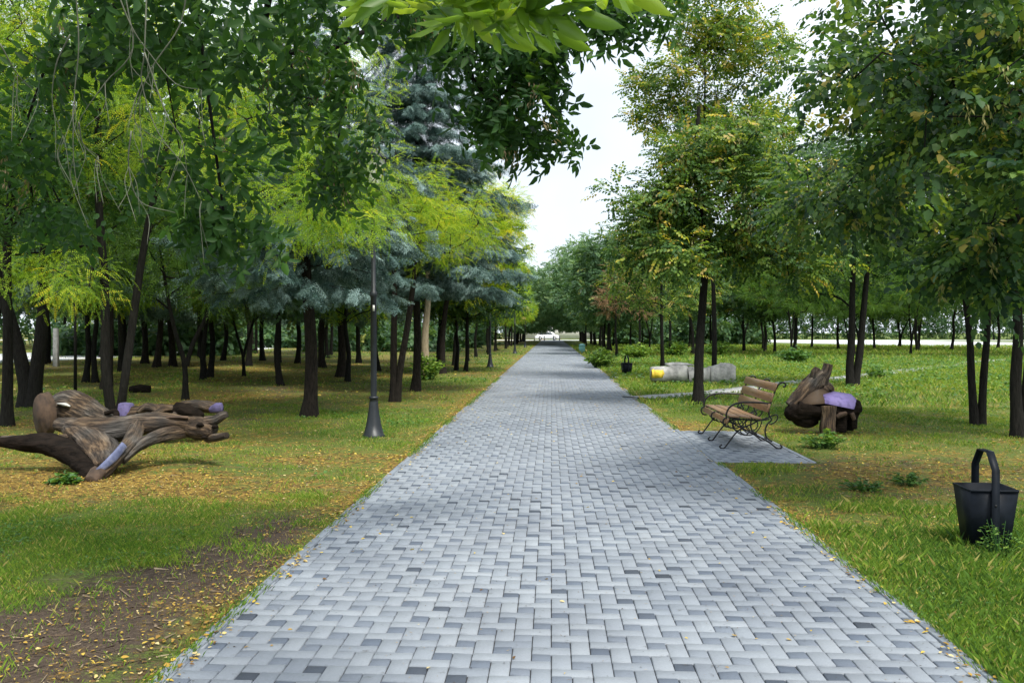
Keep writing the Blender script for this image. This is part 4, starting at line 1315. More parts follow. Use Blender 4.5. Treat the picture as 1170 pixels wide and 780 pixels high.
def copy_thing(src, loc, rz, label, group=None):
    c = src.copy(); col.objects.link(c); c.location = loc; c.rotation_euler = (0, 0, rz); c['label'] = label
    if group: c['group'] = group
    for ch in src.children:
        k = ch.copy(); col.objects.link(k); k.parent = c
    return c


p = base(560, 420); copy_thing(lamp, (p[0], p[1], -.01), .2, 'second lamp post down the left side, thin among the tree trunks')
copy_thing(lamp, (p[0] + .05, p[1] + 27, -.01), .1, 'far lamp post on the left side, third from the viewer')
copy_thing(lamp, (p[0] + .05, p[1] + 54, -.01), .1, 'farthest lamp post on the left side near the tunnel of trees')
# warning sticker on the near pole
mb = MB(); mb.box((.012, -.0475, 1.98), (.03, .004, .09)); mb.build('sticker', M['glass'], lamp)


# ------------------------------------------------------------------ carved logs on the left
def W(o, px, py, Y):
    p = at(px, py, Y); return (p.x - o[0], p.y - o[1], p.z - o[2])


def logtube(parts, name, mat, parent, noise=.06, n=14, smooth=True):
    """weathered limbs: rings along a path, roughened by connected noise, with ragged cut ends"""
    Vs, Qs, Ts, Gs = [], [], [], []; c0 = 0
    n = max(n * 2, 22)
    for i, (pts, rad, flat) in enumerate(parts):
        P = smoothpath(pts, 9); m = len(P)
        R = np.interp(np.linspace(0, 1, m), np.linspace(0, 1, len(rad)), rad)
        T = np.gradient(P, axis=0); T /= np.linalg.norm(T, axis=1)[:, None] + 1e-12
        sl = np.concatenate([[0], np.cumsum(np.linalg.norm(np.diff(P, axis=0), axis=1))])
        a = np.array((0, 0, 1.0)) if abs(T[0, 2]) < .9 else np.array((1.0, 0, 0))
        ang = np.arange(n) * 2 * math.pi / n
        off = 13.7 * (i + 1) + 3.1 * len(name)
        for k in range(m):
            u = a - T[k] * a.dot(T[k]); u /= np.linalg.norm(u) + 1e-12; a = u
            w = np.cross(T[k], u)
            ca, sa = np.cos(ang), np.sin(ang)
            rr = R[k]
            big = vnoise(ca * 1.1 + off + 5, sl[k] * 3.0 + sa * 1.1 + 20, .9, 2) - .5
            ridge = vnoise((ang * 3.2) % 20.1 + off, np.full(n, sl[k] * 1.1 + 31), .35, 2) - .5
            fine = vnoise(ca * 6 + off, sl[k] * 14 + sa * 6 + 40, .8, 2) - .5
            f = 1 + noise * (5.5 * big + 2.2 * ridge + 1.6 * fine)
            Vs.append(P[k] + rr * ((ca * f * flat[0])[:, None] * u + (sa * f * flat[1])[:, None] * w))
            Gs.append(np.stack([np.full(n, sl[k] + off), ca * rr + off, sa * rr], 1))
        Q = [(c0 + k * n + q, c0 + k * n + (q + 1) % n, c0 + (k + 1) * n + (q + 1) % n, c0 + (k + 1) * n + q) for k in range(m - 1) for q in range(n)]
        Qs += Q
        Vs.append(np.array([P[0] - T[0] * R[0] * .12, P[-1] + T[-1] * R[-1] * .12])); Gs.append(np.full((2, 3), off))
        e0, e1 = c0 + m * n, c0 + m * n + 1
        for q in range(n):
            Ts.append((e0, c0 + (q + 1) % n, c0 + q)); Ts.append((e1, c0 + (m - 1) * n + q, c0 + (m - 1) * n + (q + 1) % n))
        c0 += m * n + 2
    o = npmesh(name, np.concatenate(Vs), [np.array(Qs), np.array(Ts)], mat, parent, smooth=smooth)
    ga = o.data.attributes.new('grain', 'FLOAT_VECTOR', 'POINT')
    ga.data.foreach_set('vector', np.concatenate(Gs).astype(np.float32).ravel())
    return o


o1 = tuple(gr(115, 549)); o1 = (o1[0], o1[1], 0)
cr = empty('carved_log', o1)
tag(cr, 'front carved log shaped as a beast with an open-mouthed head and splayed legs', 'wooden sculpture')
Y1 = 9.9
# body: from the foot up to the right
logtube([([W(o1, 66, 484, 10.8), W(o1, 100, 489, 10.7), W(o1, 135, 489, 10.7), W(o1, 165, 484, 10.8), W(o1, 195, 483, 10.9), W(o1, 225, 488, 11.0), W(o1, 236, 491, 11.0)],
          [.07, .13, .15, .12, .105, .115, .12], (1, 1.1))], 'body', M['log'], cr, noise=.07)
logtube([([W(o1, 158, 486, 10.75), W(o1, 150, 505, 10.4), W(o1, 136, 520, 10.1), W(o1, 122, 536, 9.95), W(o1, 108, 548, 9.8)], [.10, .105, .085, .08, .075], (1.1, .8)),
         ([W(o1, 215, 492, 10.95), W(o1, 185, 497, 10.7), W(o1, 160, 508, 10.4), W(o1, 140, 525, 10.1)], [.07, .08, .07, .05], (1.1, .7))], 'front_leg', M['log'], cr, noise=.08)
logtube([([W(o1, 80, 487, 10.8), W(o1, 102, 500, 10.6), W(o1, 118, 516, 10.35), W(o1, 122, 534, 10.1)], [.10, .19, .17, .09], (.8, 1.25))], 'shoulder', M['log'], cr, noise=.08)
logtube([([W(o1, 142, 508, 10.05), W(o1, 128, 524, 9.92), W(o1, 110, 540, 9.78)], [.045, .05, .035], (1, .6))], 'painted_stripe', M['blue'], cr, noise=.04, n=8)
# left arm: flat-topped dark limb reaching out to the left, curving down to the foot
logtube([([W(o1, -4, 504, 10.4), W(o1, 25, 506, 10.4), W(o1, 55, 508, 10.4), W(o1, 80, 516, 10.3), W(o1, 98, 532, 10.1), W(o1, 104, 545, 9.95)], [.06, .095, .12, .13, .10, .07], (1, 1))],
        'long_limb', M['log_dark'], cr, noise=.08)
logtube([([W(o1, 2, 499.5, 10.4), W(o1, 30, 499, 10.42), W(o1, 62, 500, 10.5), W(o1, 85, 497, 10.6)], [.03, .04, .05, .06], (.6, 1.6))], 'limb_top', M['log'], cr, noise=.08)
logtube([([W(o1, 112, 540, 9.85), W(o1, 103, 551, 9.7)], [.085, .075], (1, 1))], 'foot', M['cut'], cr, noise=.08, smooth=False)
# head: skull, jaws, solid dark lumps standing in for shade in the eye holes
hd = logtube([([W(o1, 212, 486, 11.0), W(o1, 225, 489, 10.95), W(o1, 238, 491, 10.9), W(o1, 246, 494, 10.9)], [.11, .135, .13, .08], (1, .95))], 'head', M['log'], cr, noise=.06)
logtube([([W(o1, 236, 482, 10.9), W(o1, 246, 480, 10.85), W(o1, 254, 475, 10.8), W(o1, 260, 473, 10.8)], [.07, .055, .05, .035], (1, .8)),
         ([W(o1, 238, 500, 10.9), W(o1, 249, 499, 10.8), W(o1, 259, 497, 10.75)], [.07, .058, .05], (.8, 1))], 'jaw', M['log'], hd, noise=.06, n=10)
mb = MB()
for (px, py, r) in ((229, 486, .045), (234, 500, .035), (246, 488, .04)):
    c = W(o1, px, py, 10.80); mb.tube([(c[0] - r, c[1], c[2]), (c[0] - r * .4, c[1] - .01, c[2] + .01), (c[0] + r * .4, c[1] - .01, c[2] + .01), (c[0] + r, c[1], c[2])], [r * .3, r * .8, r * .8, r * .2], n=8, flat=(.7, .8))
mb.build('eye_shade', M['log_dark'], hd, smooth=True)
logtube([([W(o1, 185, 478, 10.85), W(o1, 200, 476.5, 10.85), W(o1, 215, 477, 10.9)], [.03, .05, .04], (.5, 1.4))], 'back_ridge', M['cut'], cr, noise=.1)

o2 = tuple(gr(50, 493)); o2 = (o2[0], o2[1], 0)
c2 = empty('carved_log', o2); tag(c2, 'brown rounded log with an upright oval slab on its left end, behind the dragon log', 'wooden sculpture')
logtube([([W(o2, 62, 475, 12.8), W(o2, 80, 470, 12.8), W(o2, 100, 476, 12.7), W(o2, 118, 483, 12.6), W(o2, 128, 487, 12.6)], [.26, .31, .27, .20, .12], (1, .8))], 'trunk_body', M['log'], c2, noise=.05, n=18)
logtube([([W(o2, 55, 473, 12.5), W(o2, 47, 474, 12.4)], [.30, .29], (1.05, .58))], 'oval_slab', M['cut'], c2, noise=.03, n=18, smooth=False)
logtube([([W(o2, 120, 472, 12.5), W(o2, 133, 471, 12.5), W(o2, 128, 490, 12.4), W(o2, 121, 492, 12.4)], [.03, .04, .05, .05], (1, 1))], 'dark_wedge', M['log_dark'], c2, noise=.1, n=8)
logtube([([W(o2, 66, 461, 12.55), W(o2, 74, 462, 12.5), W(o2, 80, 464, 12.5)], [.02, .05, .02], (.5, 1))], 'white_patch', M['white_stone'], c2, noise=.1, n=8)

o3 = tuple(gr(190, 490)); o3 = (o3[0], o3[1], 0)
c3 = empty('carved_log', o3); tag(c3, 'knotted rear carved log with purple painted end and blue-nosed head', 'wooden sculpture')
mb = MB(); pa = W(o3, 143, 476, 13.1)
mb.box(pa, (.19, .22, .40), rot=Matrix.Rotation(.1, 4, 'Y'), bevel=.018, taper=(.8, .9)); mb.build('purple_end', M['dusty_purple'], c3)
logtube([([W(o3, 148, 477, 13.15), W(o3, 165, 475, 13.1), W(o3, 185, 474, 13.1), W(o3, 204, 473, 13.1)], [.17, .16, .17, .14], (1, .9)),
         ([W(o3, 158, 470, 12.95), W(o3, 168, 465, 12.95), W(o3, 180, 468, 12.93), W(o3, 190, 475, 12.93)], [.04, .06, .06, .04], (1, 1)),
         ([W(o3, 165, 480, 12.9), W(o3, 176, 474, 12.9), W(o3, 188, 467, 12.92), W(o3, 200, 466, 12.95)], [.05, .05, .055, .04], (1, 1)),
         ([W(o3, 190, 482, 12.92), W(o3, 198, 476, 12.9), W(o3, 203, 468, 12.95)], [.05, .05, .03], (1, 1))], 'knotted_body', M['log'], c3, noise=.07)
logtube([([W(o3, 202, 467, 13.0), W(o3, 212, 471, 12.95), W(o3, 224, 474, 12.95), W(o3, 232, 476, 13.0)], [.10, .11, .09, .05], (1.1, .9))], 'dark_hollow', M['log_dark'], c3, noise=.09)  # solid near-black wood block
logtube([([W(o3, 208, 463, 13.3), W(o3, 225, 463, 13.25), W(o3, 243, 466, 13.2), W(o3, 252, 467, 13.2)], [.08, .10, .09, .05], (.9, 1))], 'rear_head', M['log'], c3, noise=.09)
logtube([([W(o3, 240, 468, 13.12), W(o3, 248, 466, 13.1), W(o3, 254, 465, 13.1)], [.04, .075, .065], (1.1, .8))], 'blue_nose', M['dusty_purple'], c3, noise=.06)
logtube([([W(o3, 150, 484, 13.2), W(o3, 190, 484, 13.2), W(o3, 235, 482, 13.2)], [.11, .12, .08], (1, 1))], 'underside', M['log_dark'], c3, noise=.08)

# ------------------------------------------------------------------ stump sculpture on the right
o4 = tuple(gr(948, 494)); o4 = (o4[0], o4[1], 0)
c4 = empty('stump_sculpture', o4); tag(c4, 'dark root sculpture with raised neck and flat purple painted top, behind the bench', 'wooden sculpture')
Y4 = 14.8
def Z4(zx, zy, dy=0.0): return W(o4, 790 + zx / 5.571, 410 + zy / 5.571, Y4 + dy)
logtube([([Z4(622, 300), Z4(650, 325), Z4(720, 335), Z4(800, 330), Z4(880, 322), Z4(960, 320, .05), Z4(1040, 305, .05), Z4(1075, 300, .05)], [.10, .20, .19, .16, .14, .15, .14, .08], (1, 1))],
        'root_body', M['log_dark'], c4, noise=.11, n=16)
logtube([([Z4(640, 310, .05), Z4(690, 255, .05), Z4(740, 190, .08), Z4(790, 120, .1), Z4(830, 80, .1)], [.12, .135, .13, .115, .10], (1, .9)),
         ([Z4(820, 190, .12), Z4(835, 130, .1), Z4(860, 80, .1), Z4(872, 32, .1)], [.10, .10, .08, .075], (1, .9)),
         ([Z4(780, 120, .05), Z4(785, 80, .03), Z4(800, 55, .03)], [.06, .055, .035], (1, .9)),
         ([Z4(830, 180, .15), Z4(880, 190, .2), Z4(900, 215, .2)], [.12, .08, .03], (1, .9))], 'neck', M['log'], c4, noise=.10, n=14)
mb = MB()
A = [Z4(690, 272, -.15), Z4(860, 165, -.02), Z4(905, 208, .1), Z4(1015, 222, .12), Z4(1050, 255, -.02), Z4(1035, 300, -.16), Z4(860, 276, -.20)]
def slab(mb, A, down):
    n = len(A); A = np.array(A); c = A.mean(0) + (0, 0, .02)
    V = np.vstack([A, A - (0, 0, down), c]); t = [(2 * n, i, (i + 1) % n) for i in range(n)]
    q = [(i, n + i, n + (i + 1) % n, (i + 1) % n) for i in range(n)]
    mb.add(V, q=q, t=t)
slab(mb, [Z4(850, 262, -.19), Z4(838, 225, -.04), Z4(905, 205, .1), Z4(1015, 222, .12), Z4(1050, 255, -.02), Z4(1035, 300, -.16)], .05)
mb.build('purple_top', M['purple'], c4)
mb = MB(); slab(mb, [Z4(690, 276, -.16), Z4(760, 215, -.08), Z4(850, 165, -.02), Z4(900, 203, .1), Z4(837, 226, -.045), Z4(849, 263, -.195)], .05)
mb.build('flat_top', M['log'], c4)
logtube([([Z4(872, 300, -.16), Z4(872, 370, -.18), Z4(866, 430, -.2), Z4(868, 468, -.2)], [.12, .11, .12, .13], (1, .9))], 'support_leg', M['log'], c4, noise=.06, n=12)
logtube([([Z4(960, 330, 0), Z4(950, 390, 0), Z4(940, 460, 0)], [.13, .11, .12], (1, 1)), ([Z4(1040, 310, .02), Z4(1030, 380, 0), Z4(1035, 445, 0)], [.10, .07, .05], (1, 1)),
         ([Z4(1000, 330, .25), Z4(1000, 400, .25), Z4(990, 450, .25)], [.16, .12, .10], (1, 1))], 'root_leg', M['log_dark'], c4, noise=.1, n=12)
logtube([([Z4(925, 370, -.17), Z4(950, 355, -.17), Z4(985, 345, -.15)], [.035, .04, .03], (1, 1)), ([Z4(1018, 345, -.14), Z4(1035, 385, -.12)], [.035, .03], (1, 1))], 'broken_root', M['cut'], c4, noise=.08, n=8)
logtube([([Z4(650, 345), Z4(690, 380), Z4(740, 395), Z4(800, 385)], [.10, .13, .12, .07], (1, 1))], 'root_foot', M['log_dark'], c4, noise=.1, n=12)

# ------------------------------------------------------------------ pale painted block bundle
o5 = tuple(gr(790, 438)); o5 = (o5[0], o5[1], 0)
c5 = empty('block_bundle', o5); tag(c5, 'long low whitewashed block sculpture with a yellow left end on the grass', 'stone sculpture')
Y5 = 29.0
def rough(mb, x0, x1, y0, y1, z0, z1, seed, top=None):
    rg = np.random.default_rng(seed)
    nx, nz = 9, 5
    ring = []
    S = []
    xs = np.linspace(x0, x1, nx)
    prof = [(y0, z0), (y0, z0 + (z1 - z0) * .5), (y0 + .015, z1), (y0 + (y1 - y0) * .5, z1 + .01), (y1, z1 - .01), (y1, z0)]
    for i, x in enumerate(xs):
        tz = 0 if top is None else np.interp((x - x0) / (x1 - x0), [p[0] for p in top], [p[1] for p in top])
        for (y, z) in prof:
            f = (z - z0) / (z1 - z0)
            S.append((x + rg.normal() * .012, y + rg.normal() * .02, z + tz * f + rg.normal() * .014 * (f > .2)))
    m = len(prof)
    q = [(i * m + k, (i + 1) * m + k, (i + 1) * m + (k + 1) % m, i * m + (k + 1) % m) for i in range(nx - 1) for k in range(m)]
    t = []
    for e in (0, nx - 1):
        for k in range(1, m - 1): t.append((e * m, e * m + k, e * m + k + 1) if e == 0 else (e * m, e * m + k + 1, e * m + k))
    mb.add(S, q=q, t=t)
mb = MB(); rough(mb, -1.24, -.17, -.35, .45, .10, .50, 1, [(0, 0), (.4, .04), (1, .06)]); mb.build('left_block', M['white_stone'], c5)
mb = MB(); rough(mb, -1.255, -.90, -.375, -.10, .19, .44, 2); mb.build('painted_end', M['yellow'], c5)
mb = MB(); rough(mb, -.14, .52, -.40, .40, .04, .52, 3, [(0, 0), (1, -.03)]); rough(mb, .54, 1.28, -.42, .42, .0, .54, 4, [(0, -.02), (.8, .12), (1, .0)]); mb.build('right_block', M['white_stone'], c5)
mb = MB(); rough(mb, -.75, .1, -.1, .5, .56, .63, 5, [(0, 0), (.5, .03), (1, -.05)]); mb.build('top_slab', M['white_stone'], c5)
mb = MB(); rough(mb, -1.2, -.2, -.28, .38, -.02, .10, 6); mb.build('gap_shade', M['gap_dark'], c5)  # dark solid put in place of the shaded gap under the left block

# ------------------------------------------------------------------ vehicle and posts at the far end of the path
def make_car(o, label, L=4.6, H=1.75, flip=1):
    r = empty('parked_car', o); tag(r, label, 'car')
    x = np.array([-2.3, -2.25, -1.9, -1.0, 0, 1.0, 1.4, 2.1, 2.28, 2.3]) * L / 4.6 * flip
    zt = np.array([.55, .85, .95, 1.0, 1.0, 1.0, 1.0, .92, .75, .5]); zb = np.array([.35, .3, .28, .28, .28, .28, .28, .28, .3, .4])
    def loft(x, zb, zt, w, n=8):
        Vv = []
        for i in range(len(x)):
            ww = w[i]
            for (y, f) in ((-ww, 0), (-ww * 1.02, .5), (-ww * .96, .93), (-ww * .9, 1), (ww * .9, 1), (ww * .96, .93), (ww * 1.02, .5), (ww, 0)):
                Vv.append((x[i], y, zb[i] + (zt[i] - zb[i]) * f))
        m = 8
        q = [(i * m + k, (i + 1) * m + k, (i + 1) * m + (k + 1) % m, i * m + (k + 1) % m) for i in range(len(x) - 1) for k in range(m)]
        t = []
        for e in (0, len(x) - 1):
            for k in range(1, m - 1): t.append((e * m, e * m + k, e * m + k + 1))
        return Vv, q, t
    mb = MB(); Vv, q, t = loft(x, zb, zt, [.75, .84, .87, .88, .88, .88, .88, .85, .8, .7]); mb.add(Vv, q=q, t=t)
    xr = np.array([-1.95, -1.5, -.6, .3, .9, 1.55]) * L / 4.6 * flip
    Vv, q, t = loft(xr, [.95] * 6, [1.05, H - .12, H, H - .02, H - .15, 1.02], [.82, .74, .72, .72, .73, .82]); mb.add(Vv, q=q, t=t)
    mb.build('body', M['carwhite'], r)
    for (a, b_) in ((-1.45, -.75), (-.68, .08), (.15, .95)):
        for s in (-1, 1):
            mb = MB(); y = s * .805
            Vw = [(a * flip, y, 1.03), (b_ * flip, y, 1.03), ((b_ - (.25 if b_ > .5 else 0)) * flip, s * .755, H - .2), ((a + (.1 if a < -1 else 0)) * flip, s * .755, H - .2)]
            Vw += [(v[0], v[1] - s * .03, v[2]) for v in Vw]
            mb.add(Vw, q=[(0, 1, 2, 3), (7, 6, 5, 4), (0, 4, 5, 1), (1, 5, 6, 2), (2, 6, 7, 3), (3, 7, 4, 0)])
            mb.build('window', M['carglass'], r)
    for wx_ in (-1.35, 1.38):
        for s in (-1, 1):
            w_ = MB(); w_.tube([(wx_ * L / 4.6 * flip, s * .70, .33), (wx_ * L / 4.6 * flip, s * .90, .33)], .33, n=18)
            wo = w_.build('wheel', M['rubber'], r)
            w_ = MB(); w_.tube([(wx_ * L / 4.6 * flip, s * .88, .33), (wx_ * L / 4.6 * flip, s * .915, .33)], .19, n=14)
            w_.build('rim', M['rim'], wo)
    return r


make_car((-.75, 176.5, .035), 'white car parked side-on at the far end of the path')
mb = MB()
wl = empty('building', (0, 215, 0)); tag(wl, 'long pale low building behind the car at the far end', 'building')
mb.box((0, 0, 2.2), (22, 8, 4.4)); mb.build('wall', M['wall_pale'], wl)
mb = MB(); mb.box((0, 0, 4.55), (23, 9, .3)); mb.build('roof', M['slab'], wl)
for i in range(5):
    mb = MB(); mb.box((-8 + i * 4, -4.01, 2.1), (1.6, .06, 1.4)); mb.build('window', M['carglass'], wl)
for i, (x, y) in enumerate([(-3.1, 170.5), (-2.2, 170.5), (-1.3, 170.5), (.4, 170.5), (1.5, 170.5)]):
    mb = MB(); mb.lathe([(.001, 0), (.10, 0), (.10, .85), (.06, .93), (.001, .95)], n=10)
    o = mb.build('bollard', M['white_stone'], None, smooth=True); o.location = (x, y, -.02)
    tag(o, 'one of the small bollards closing the far end of the path', 'bollard', 'bollards at the far end of the path')
for (px, py, lab) in ((64, 419, 'pale concrete post by the left road seen past the forked trunk'), (786, 391, 'thin white post on the right meadow behind the slender linden')):
    p = base(px, py); mb = MB(); mb.box((0, 0, .9), (.22, .22, 1.8), bevel=.02, taper=(.85, .85)); o = mb.build('post', M['slab']); o.location = p; tag(o, lab, 'post')
p = base(86, 450)
mb = MB(); mb.tube([(0, 0, -.02), (.01, 0, 1.2), (0, .01, 2.4)], [.045, .04, .035], n=8); o = mb.build('wooden_stake', M['bark']); o.location = p; tag(o, 'thin dark upright stake left of the twin-stemmed locust', 'stake')
for (px, py, r, lab) in ((160, 449, .16, 'small dark stump lying on the lawn right of the twin-stemmed locust'), (292, 470, .0, '')):
    if r:
        p = base(px, py); mb = MB(); mb.tube(smoothpath([(-.25, 0, .08), (0, 0, .12), (.25, .05, .09)], 4), r * .8, n=10, noise=.1); o = mb.build('stump', M['log_dark'], None, smooth=True); o.location = p; tag(o, lab, 'stump')

# ------------------------------------------------------------------ bushes and tall weeds one can tell apart
def bush(px, py, r, h, n, label, seed, L=.07, Wd=.045, mat='weed', tint=.5, zc=0):
    rg = np.random.default_rng(seed)
    loc = base(px, py); root = empty('leafy_plant', loc)
    mb = MB(); pos = []; dirs = []
    for i in range(n):
        a = rg.uniform(0, 6.28); rr = r * rg.random() ** .6
        tip = np.array([rr * math.cos(a), rr * math.sin(a), h * rg.uniform(.55, 1.0) * (1 - .5 * (rr / r) ** 2)])
        b0_ = np.array([tip[0] * .25, tip[1] * .25, 0])
        P = smoothpath([b0_, b0_ * .5 + tip * .5 + (0, 0, .1 * h), tip], 4)
        mb.tube(P, np.linspace(.004, .0015, len(P)) * (1 + h), n=4, cap=False)
        for k in range(7):
            f = rg.uniform(.3, 1)
            q = P[int(f * (len(P) - 1))]
            aa = rg.uniform(0, 6.28)
            pos.append(q); dirs.append([math.cos(aa), math.sin(aa), rg.uniform(-.3, .6)])
    mb.build('stem', M['weed'], root)
    V, Fq, T = scatter([np.array([leaf_round(L, Wd)])], pos, dirs, rg, base_tint=tint, tint_sd=.2, roll=.4, scale=(.6, 1.3))
    npmesh('foliage', V, Fq, M[mat], root, fattr={'tint': T})
    tag(root, label, 'plant'); return root


bush(942, 512, .36, .33, 50, 'low yellow-green leafy plant in front of the stump sculpture', 1, tint=.6)
bush(74, 553, .20, .17, 30, 'small dark green plant before the foot of the front carved log', 2, tint=.25)
bush(1142, 638, .16, .34, 26, 'thin weeds growing against the front of the near litter bin', 3, L=.035, Wd=.014, tint=.6)
bush(1000, 432, .5, .5, 50, 'round green bush right of the twin-stemmed dark tree', 4, L=.10, Wd=.07, tint=.4)
bush(908, 414, 1.2, 1.0, 110, 'leafy clump round the foot of the stout brown trunk', 5, L=.16, Wd=.11, tint=.3)
bush(489, 434, .7, 1.1, 90, 'yellow-green shoots round the foot of the pale beige trunk', 6, L=.12, Wd=.08, tint=.8)
bush(686, 420, .9, 1.0, 110, 'bright leafy weeds left of the distant black bin', 7, L=.16, Wd=.10, tint=.7)
bush(770, 408, 1.4, 1.3, 120, 'bright bush behind the left end of the pale block bundle', 8, L=.20, Wd=.13, tint=.7)
bush(728, 410, 1.2, 1.1, 120, 'bright bush behind the distant black bin', 9, L=.18, Wd=.12, tint=.8)
bush(820, 407, 1.4, 1.2, 110, 'bright bush behind the right end of the pale block bundle', 10, L=.20, Wd=.13, tint=.6)
bush(1038, 555, .22, .22, 30, 'low weed left of the near litter bin', 11, L=.05, Wd=.03, tint=.35)
bush(985, 562, .22, .2, 30, 'low weed between the bench pad and the near litter bin', 12, L=.05, Wd=.03, tint=.3)

# ------------------------------------------------------------------ grass, weeds and fallen leaves nobody could count
def visible(x, y, pad=1.3):
    # inside the view, and a little beyond for a camera a step aside
    ang = np.arctan2(x, y) + YAW
    return (np.abs(ang) < math.radians(29) + pad / np.maximum(y, 2))


def field(n, y0, y1, rg, xmax=60):
    """points on the ground left and right of the path, evenly by area"""
    Xm = min(xmax, .75 * y1 + 3)
    x = rg.uniform(-Xm, Xm, n); y = rg.uniform(y0, y1, n)
    ok = visible(x, y) & ((x < PL - .04) | (x > PR + .04)) & ~((x > PR - .1) & (x < 3.28) & (y > 11.52) & (y < 15.24))
    return x[ok], y[ok]


def off_sidepath(x, y):
    P = smoothpath([Vector((p[0], p[1], 0)) for p in [(2.17, 22.6), (4.6, 25.0), (7.6, 29.5), (10.8, 33.6), (16, 41), (26, 55)]], 6)
    d = np.min(np.hypot(x[:, None] - P[None, :, 0], y[:, None] - P[None, :, 1]), axis=1)
    return d > .5


rg = np.random.default_rng(77)
Vg, Fg, Tg = [], [], []
nv = 0
def add_blades(x, y, h, w, tint):
    global nv
    n = len(x)
    z = ground_z(x, y)
    a = rg.uniform(0, 2 * math.pi, n); lean = rg.uniform(.2, 1.0, n) * h; b_ = rg.uniform(0, 2 * math.pi, n)
    dx, dy = np.cos(a) * w / 2, np.sin(a) * w / 2
    lx, ly = np.cos(b_) * lean, np.sin(b_) * lean
    P0 = np.stack([x - dx, y - dy, z - .004], 1); P1 = np.stack([x + dx, y + dy, z - .004], 1)
    P2 = np.stack([x + dx * .7 + lx * .35, y + dy * .7 + ly * .35, z + h * .62], 1); P3 = np.stack([x + lx, y + ly, z + h], 1)
    V = np.stack([P0, P1, P2, P3], 1).reshape(-1, 3)
    Vg.append(V); Fg.append(np.arange(n * 4).reshape(-1, 4) + nv); Tg.append(tint); nv += n * 4


for (n, y0, y1, h, w) in ((1250000, 3.0, 9.0, .028, .0022), (700000, 9.0, 20, .036, .0052), (420000, 20, 48, .055, .015), (120000, 48, 110, .10, .05)):
    x, y = field(n, y0, y1, rg)
    g, l, d = zones(x, y)
    clump = vnoise(x * 1.0, y * 1.0, .45, 2)
    keep = rg.random(len(x)) < np.clip(g * 1.5 - .15 + (clump - .5) * 1.4, .04, 1)
    m_ = x > 10; keep &= off_sidepath(x, y)
    x, y, g, l, clump = x[keep], y[keep], g[keep], l[keep], clump[keep]
    right = x > 0
    hh = h * rg.uniform(.5, 1.5, len(x)) * (.55 + 1.0 * clump) * np.where(right & ((y < 8.5) | (y > 20)), 1.5, .85)
    hh = hh * np.where((rg.random(len(x)) < .04) & (y < 9), 1.7, 1)
    t = np.clip(.26 + .45 * (vnoise(x + 5, y + 77, 1.3, 3) - .3) + .16 * rg.normal(size=len(x)) + np.where(right & (y > 24), .12, 0) + .25 * l, 0, .9)
    t = np.where(rg.random(len(x)) < (.06 + .25 * l), rg.uniform(.85, 1, len(x)), t)
    add_blades(x, y, hh, w * rg.uniform(.6, 1.3, len(x)), t)
o = npmesh('grass', np.concatenate(Vg), np.concatenate(Fg), M['grass'], fattr={'tint': np.concatenate(Tg)}); tag(o, kind='stuff')

# clover-like broad weeds
Vw, Fw, Tw = [], [], []; nv2 = 0
for (n, y0, y1, s, L) in ((120000, 3.0, 10, 1.0, .019), (42000, 10, 22, 1.3, .045), (60000, 22, 60, 1.6, .10)):
    x, y = field(n, y0, y1, rg)
    g, l, d = zones(x, y)
    c = vnoise(x + 90, y + 13, .8, 2)
    keep = (rg.random(len(x)) < np.clip(g * 1.3 - .3, 0, 1) * np.clip((c - .42) * 5, .05, 1)) & off_sidepath(x, y)
    x, y = x[keep], y[keep]
    k = 4
    xx = np.repeat(x, k) + rg.normal(size=len(x) * k) * L * .8; yy = np.repeat(y, k) + rg.normal(size=len(x) * k) * L * .8
    zz = ground_z(xx, yy) + rg.uniform(.2, 1.0, len(xx)) * L * 1.6
    a = rg.uniform(0, 6.28, len(xx))
    V, Fq, T = scatter([np.array([leaf_round(L, L * .8)])], np.stack([xx, yy, zz], 1), np.stack([np.cos(a), np.sin(a), rg.uniform(-.2, .6, len(xx))], 1), rg, base_tint=.4, tint_sd=.22, roll=.35)
    Vw.append(V); Fw.append(Fq + nv2); Tw.append(T); nv2 += len(V)
o = npmesh('ground_weeds', np.concatenate(Vw), np.concatenate(Fw), M['weed'], fattr={'tint': np.concatenate(Tw)}); tag(o, kind='stuff')

# fallen leaves: many on the grass, drifts along the kerbs, a few on the paving
Vl, Fl, Tl = [], [], []; nv3 = 0
def add_leaves(x, y, z, L, tint=.55):
    global nv3
    a = rg.uniform(0, 6.28, len(x))
    T_ = [np.array([leaf_lance(L, L * .5)]), np.array([leaf_round(L, L * .75)]), np.array([leaf_lance(L * .7, L * .28)])]
    V, Fq, T = scatter(T_, np.stack([x, y, z], 1), np.stack([np.cos(a), np.sin(a), rg.uniform(-.15, .25, len(x))], 1), rg, base_tint=tint, tint_sd=.25, roll=.25, scale=(.6, 1.3))
    Vl.append(V); Fl.append(Fq + nv3); Tl.append(T); nv3 += len(V)
for (n, y0, y1, L) in ((150000, 3.0, 10, .021), (120000, 10, 22, .034), (42000, 22, 48, .075)):
    x, y = field(n, y0, y1, rg)
    g, l, d = zones(x, y)
    keep = rg.random(len(x)) < np.clip(l * 1.7 + d * .5 - .45, .03, .95)
    x, y = x[keep], y[keep]
    add_leaves(x, y, ground_z(x, y) + .008 + rg.random(len(x)) * .012, L)
n = 5200
y = 2.6 + 42 * rg.random(n) ** 1.3; e = np.abs(rg.normal(size=n)) * .15 * (.4 + 1.6 * vnoise(y * 1.0, y * 0 + 3.3, 1.1, 2))
kk = rg.random(n) < np.clip(vnoise(y, y * 0 + 9.1, .9, 3) * 3 - .9, .05, 1); y, e = y[kk], e[kk]; n = len(y)
x = np.where(rg.random(n) < .5, PL - .03 - e + .10, PR + .03 + e - .10)
x = np.where((y > 11.5) & (y < 15.3) & (x > 2), PL - e, x)
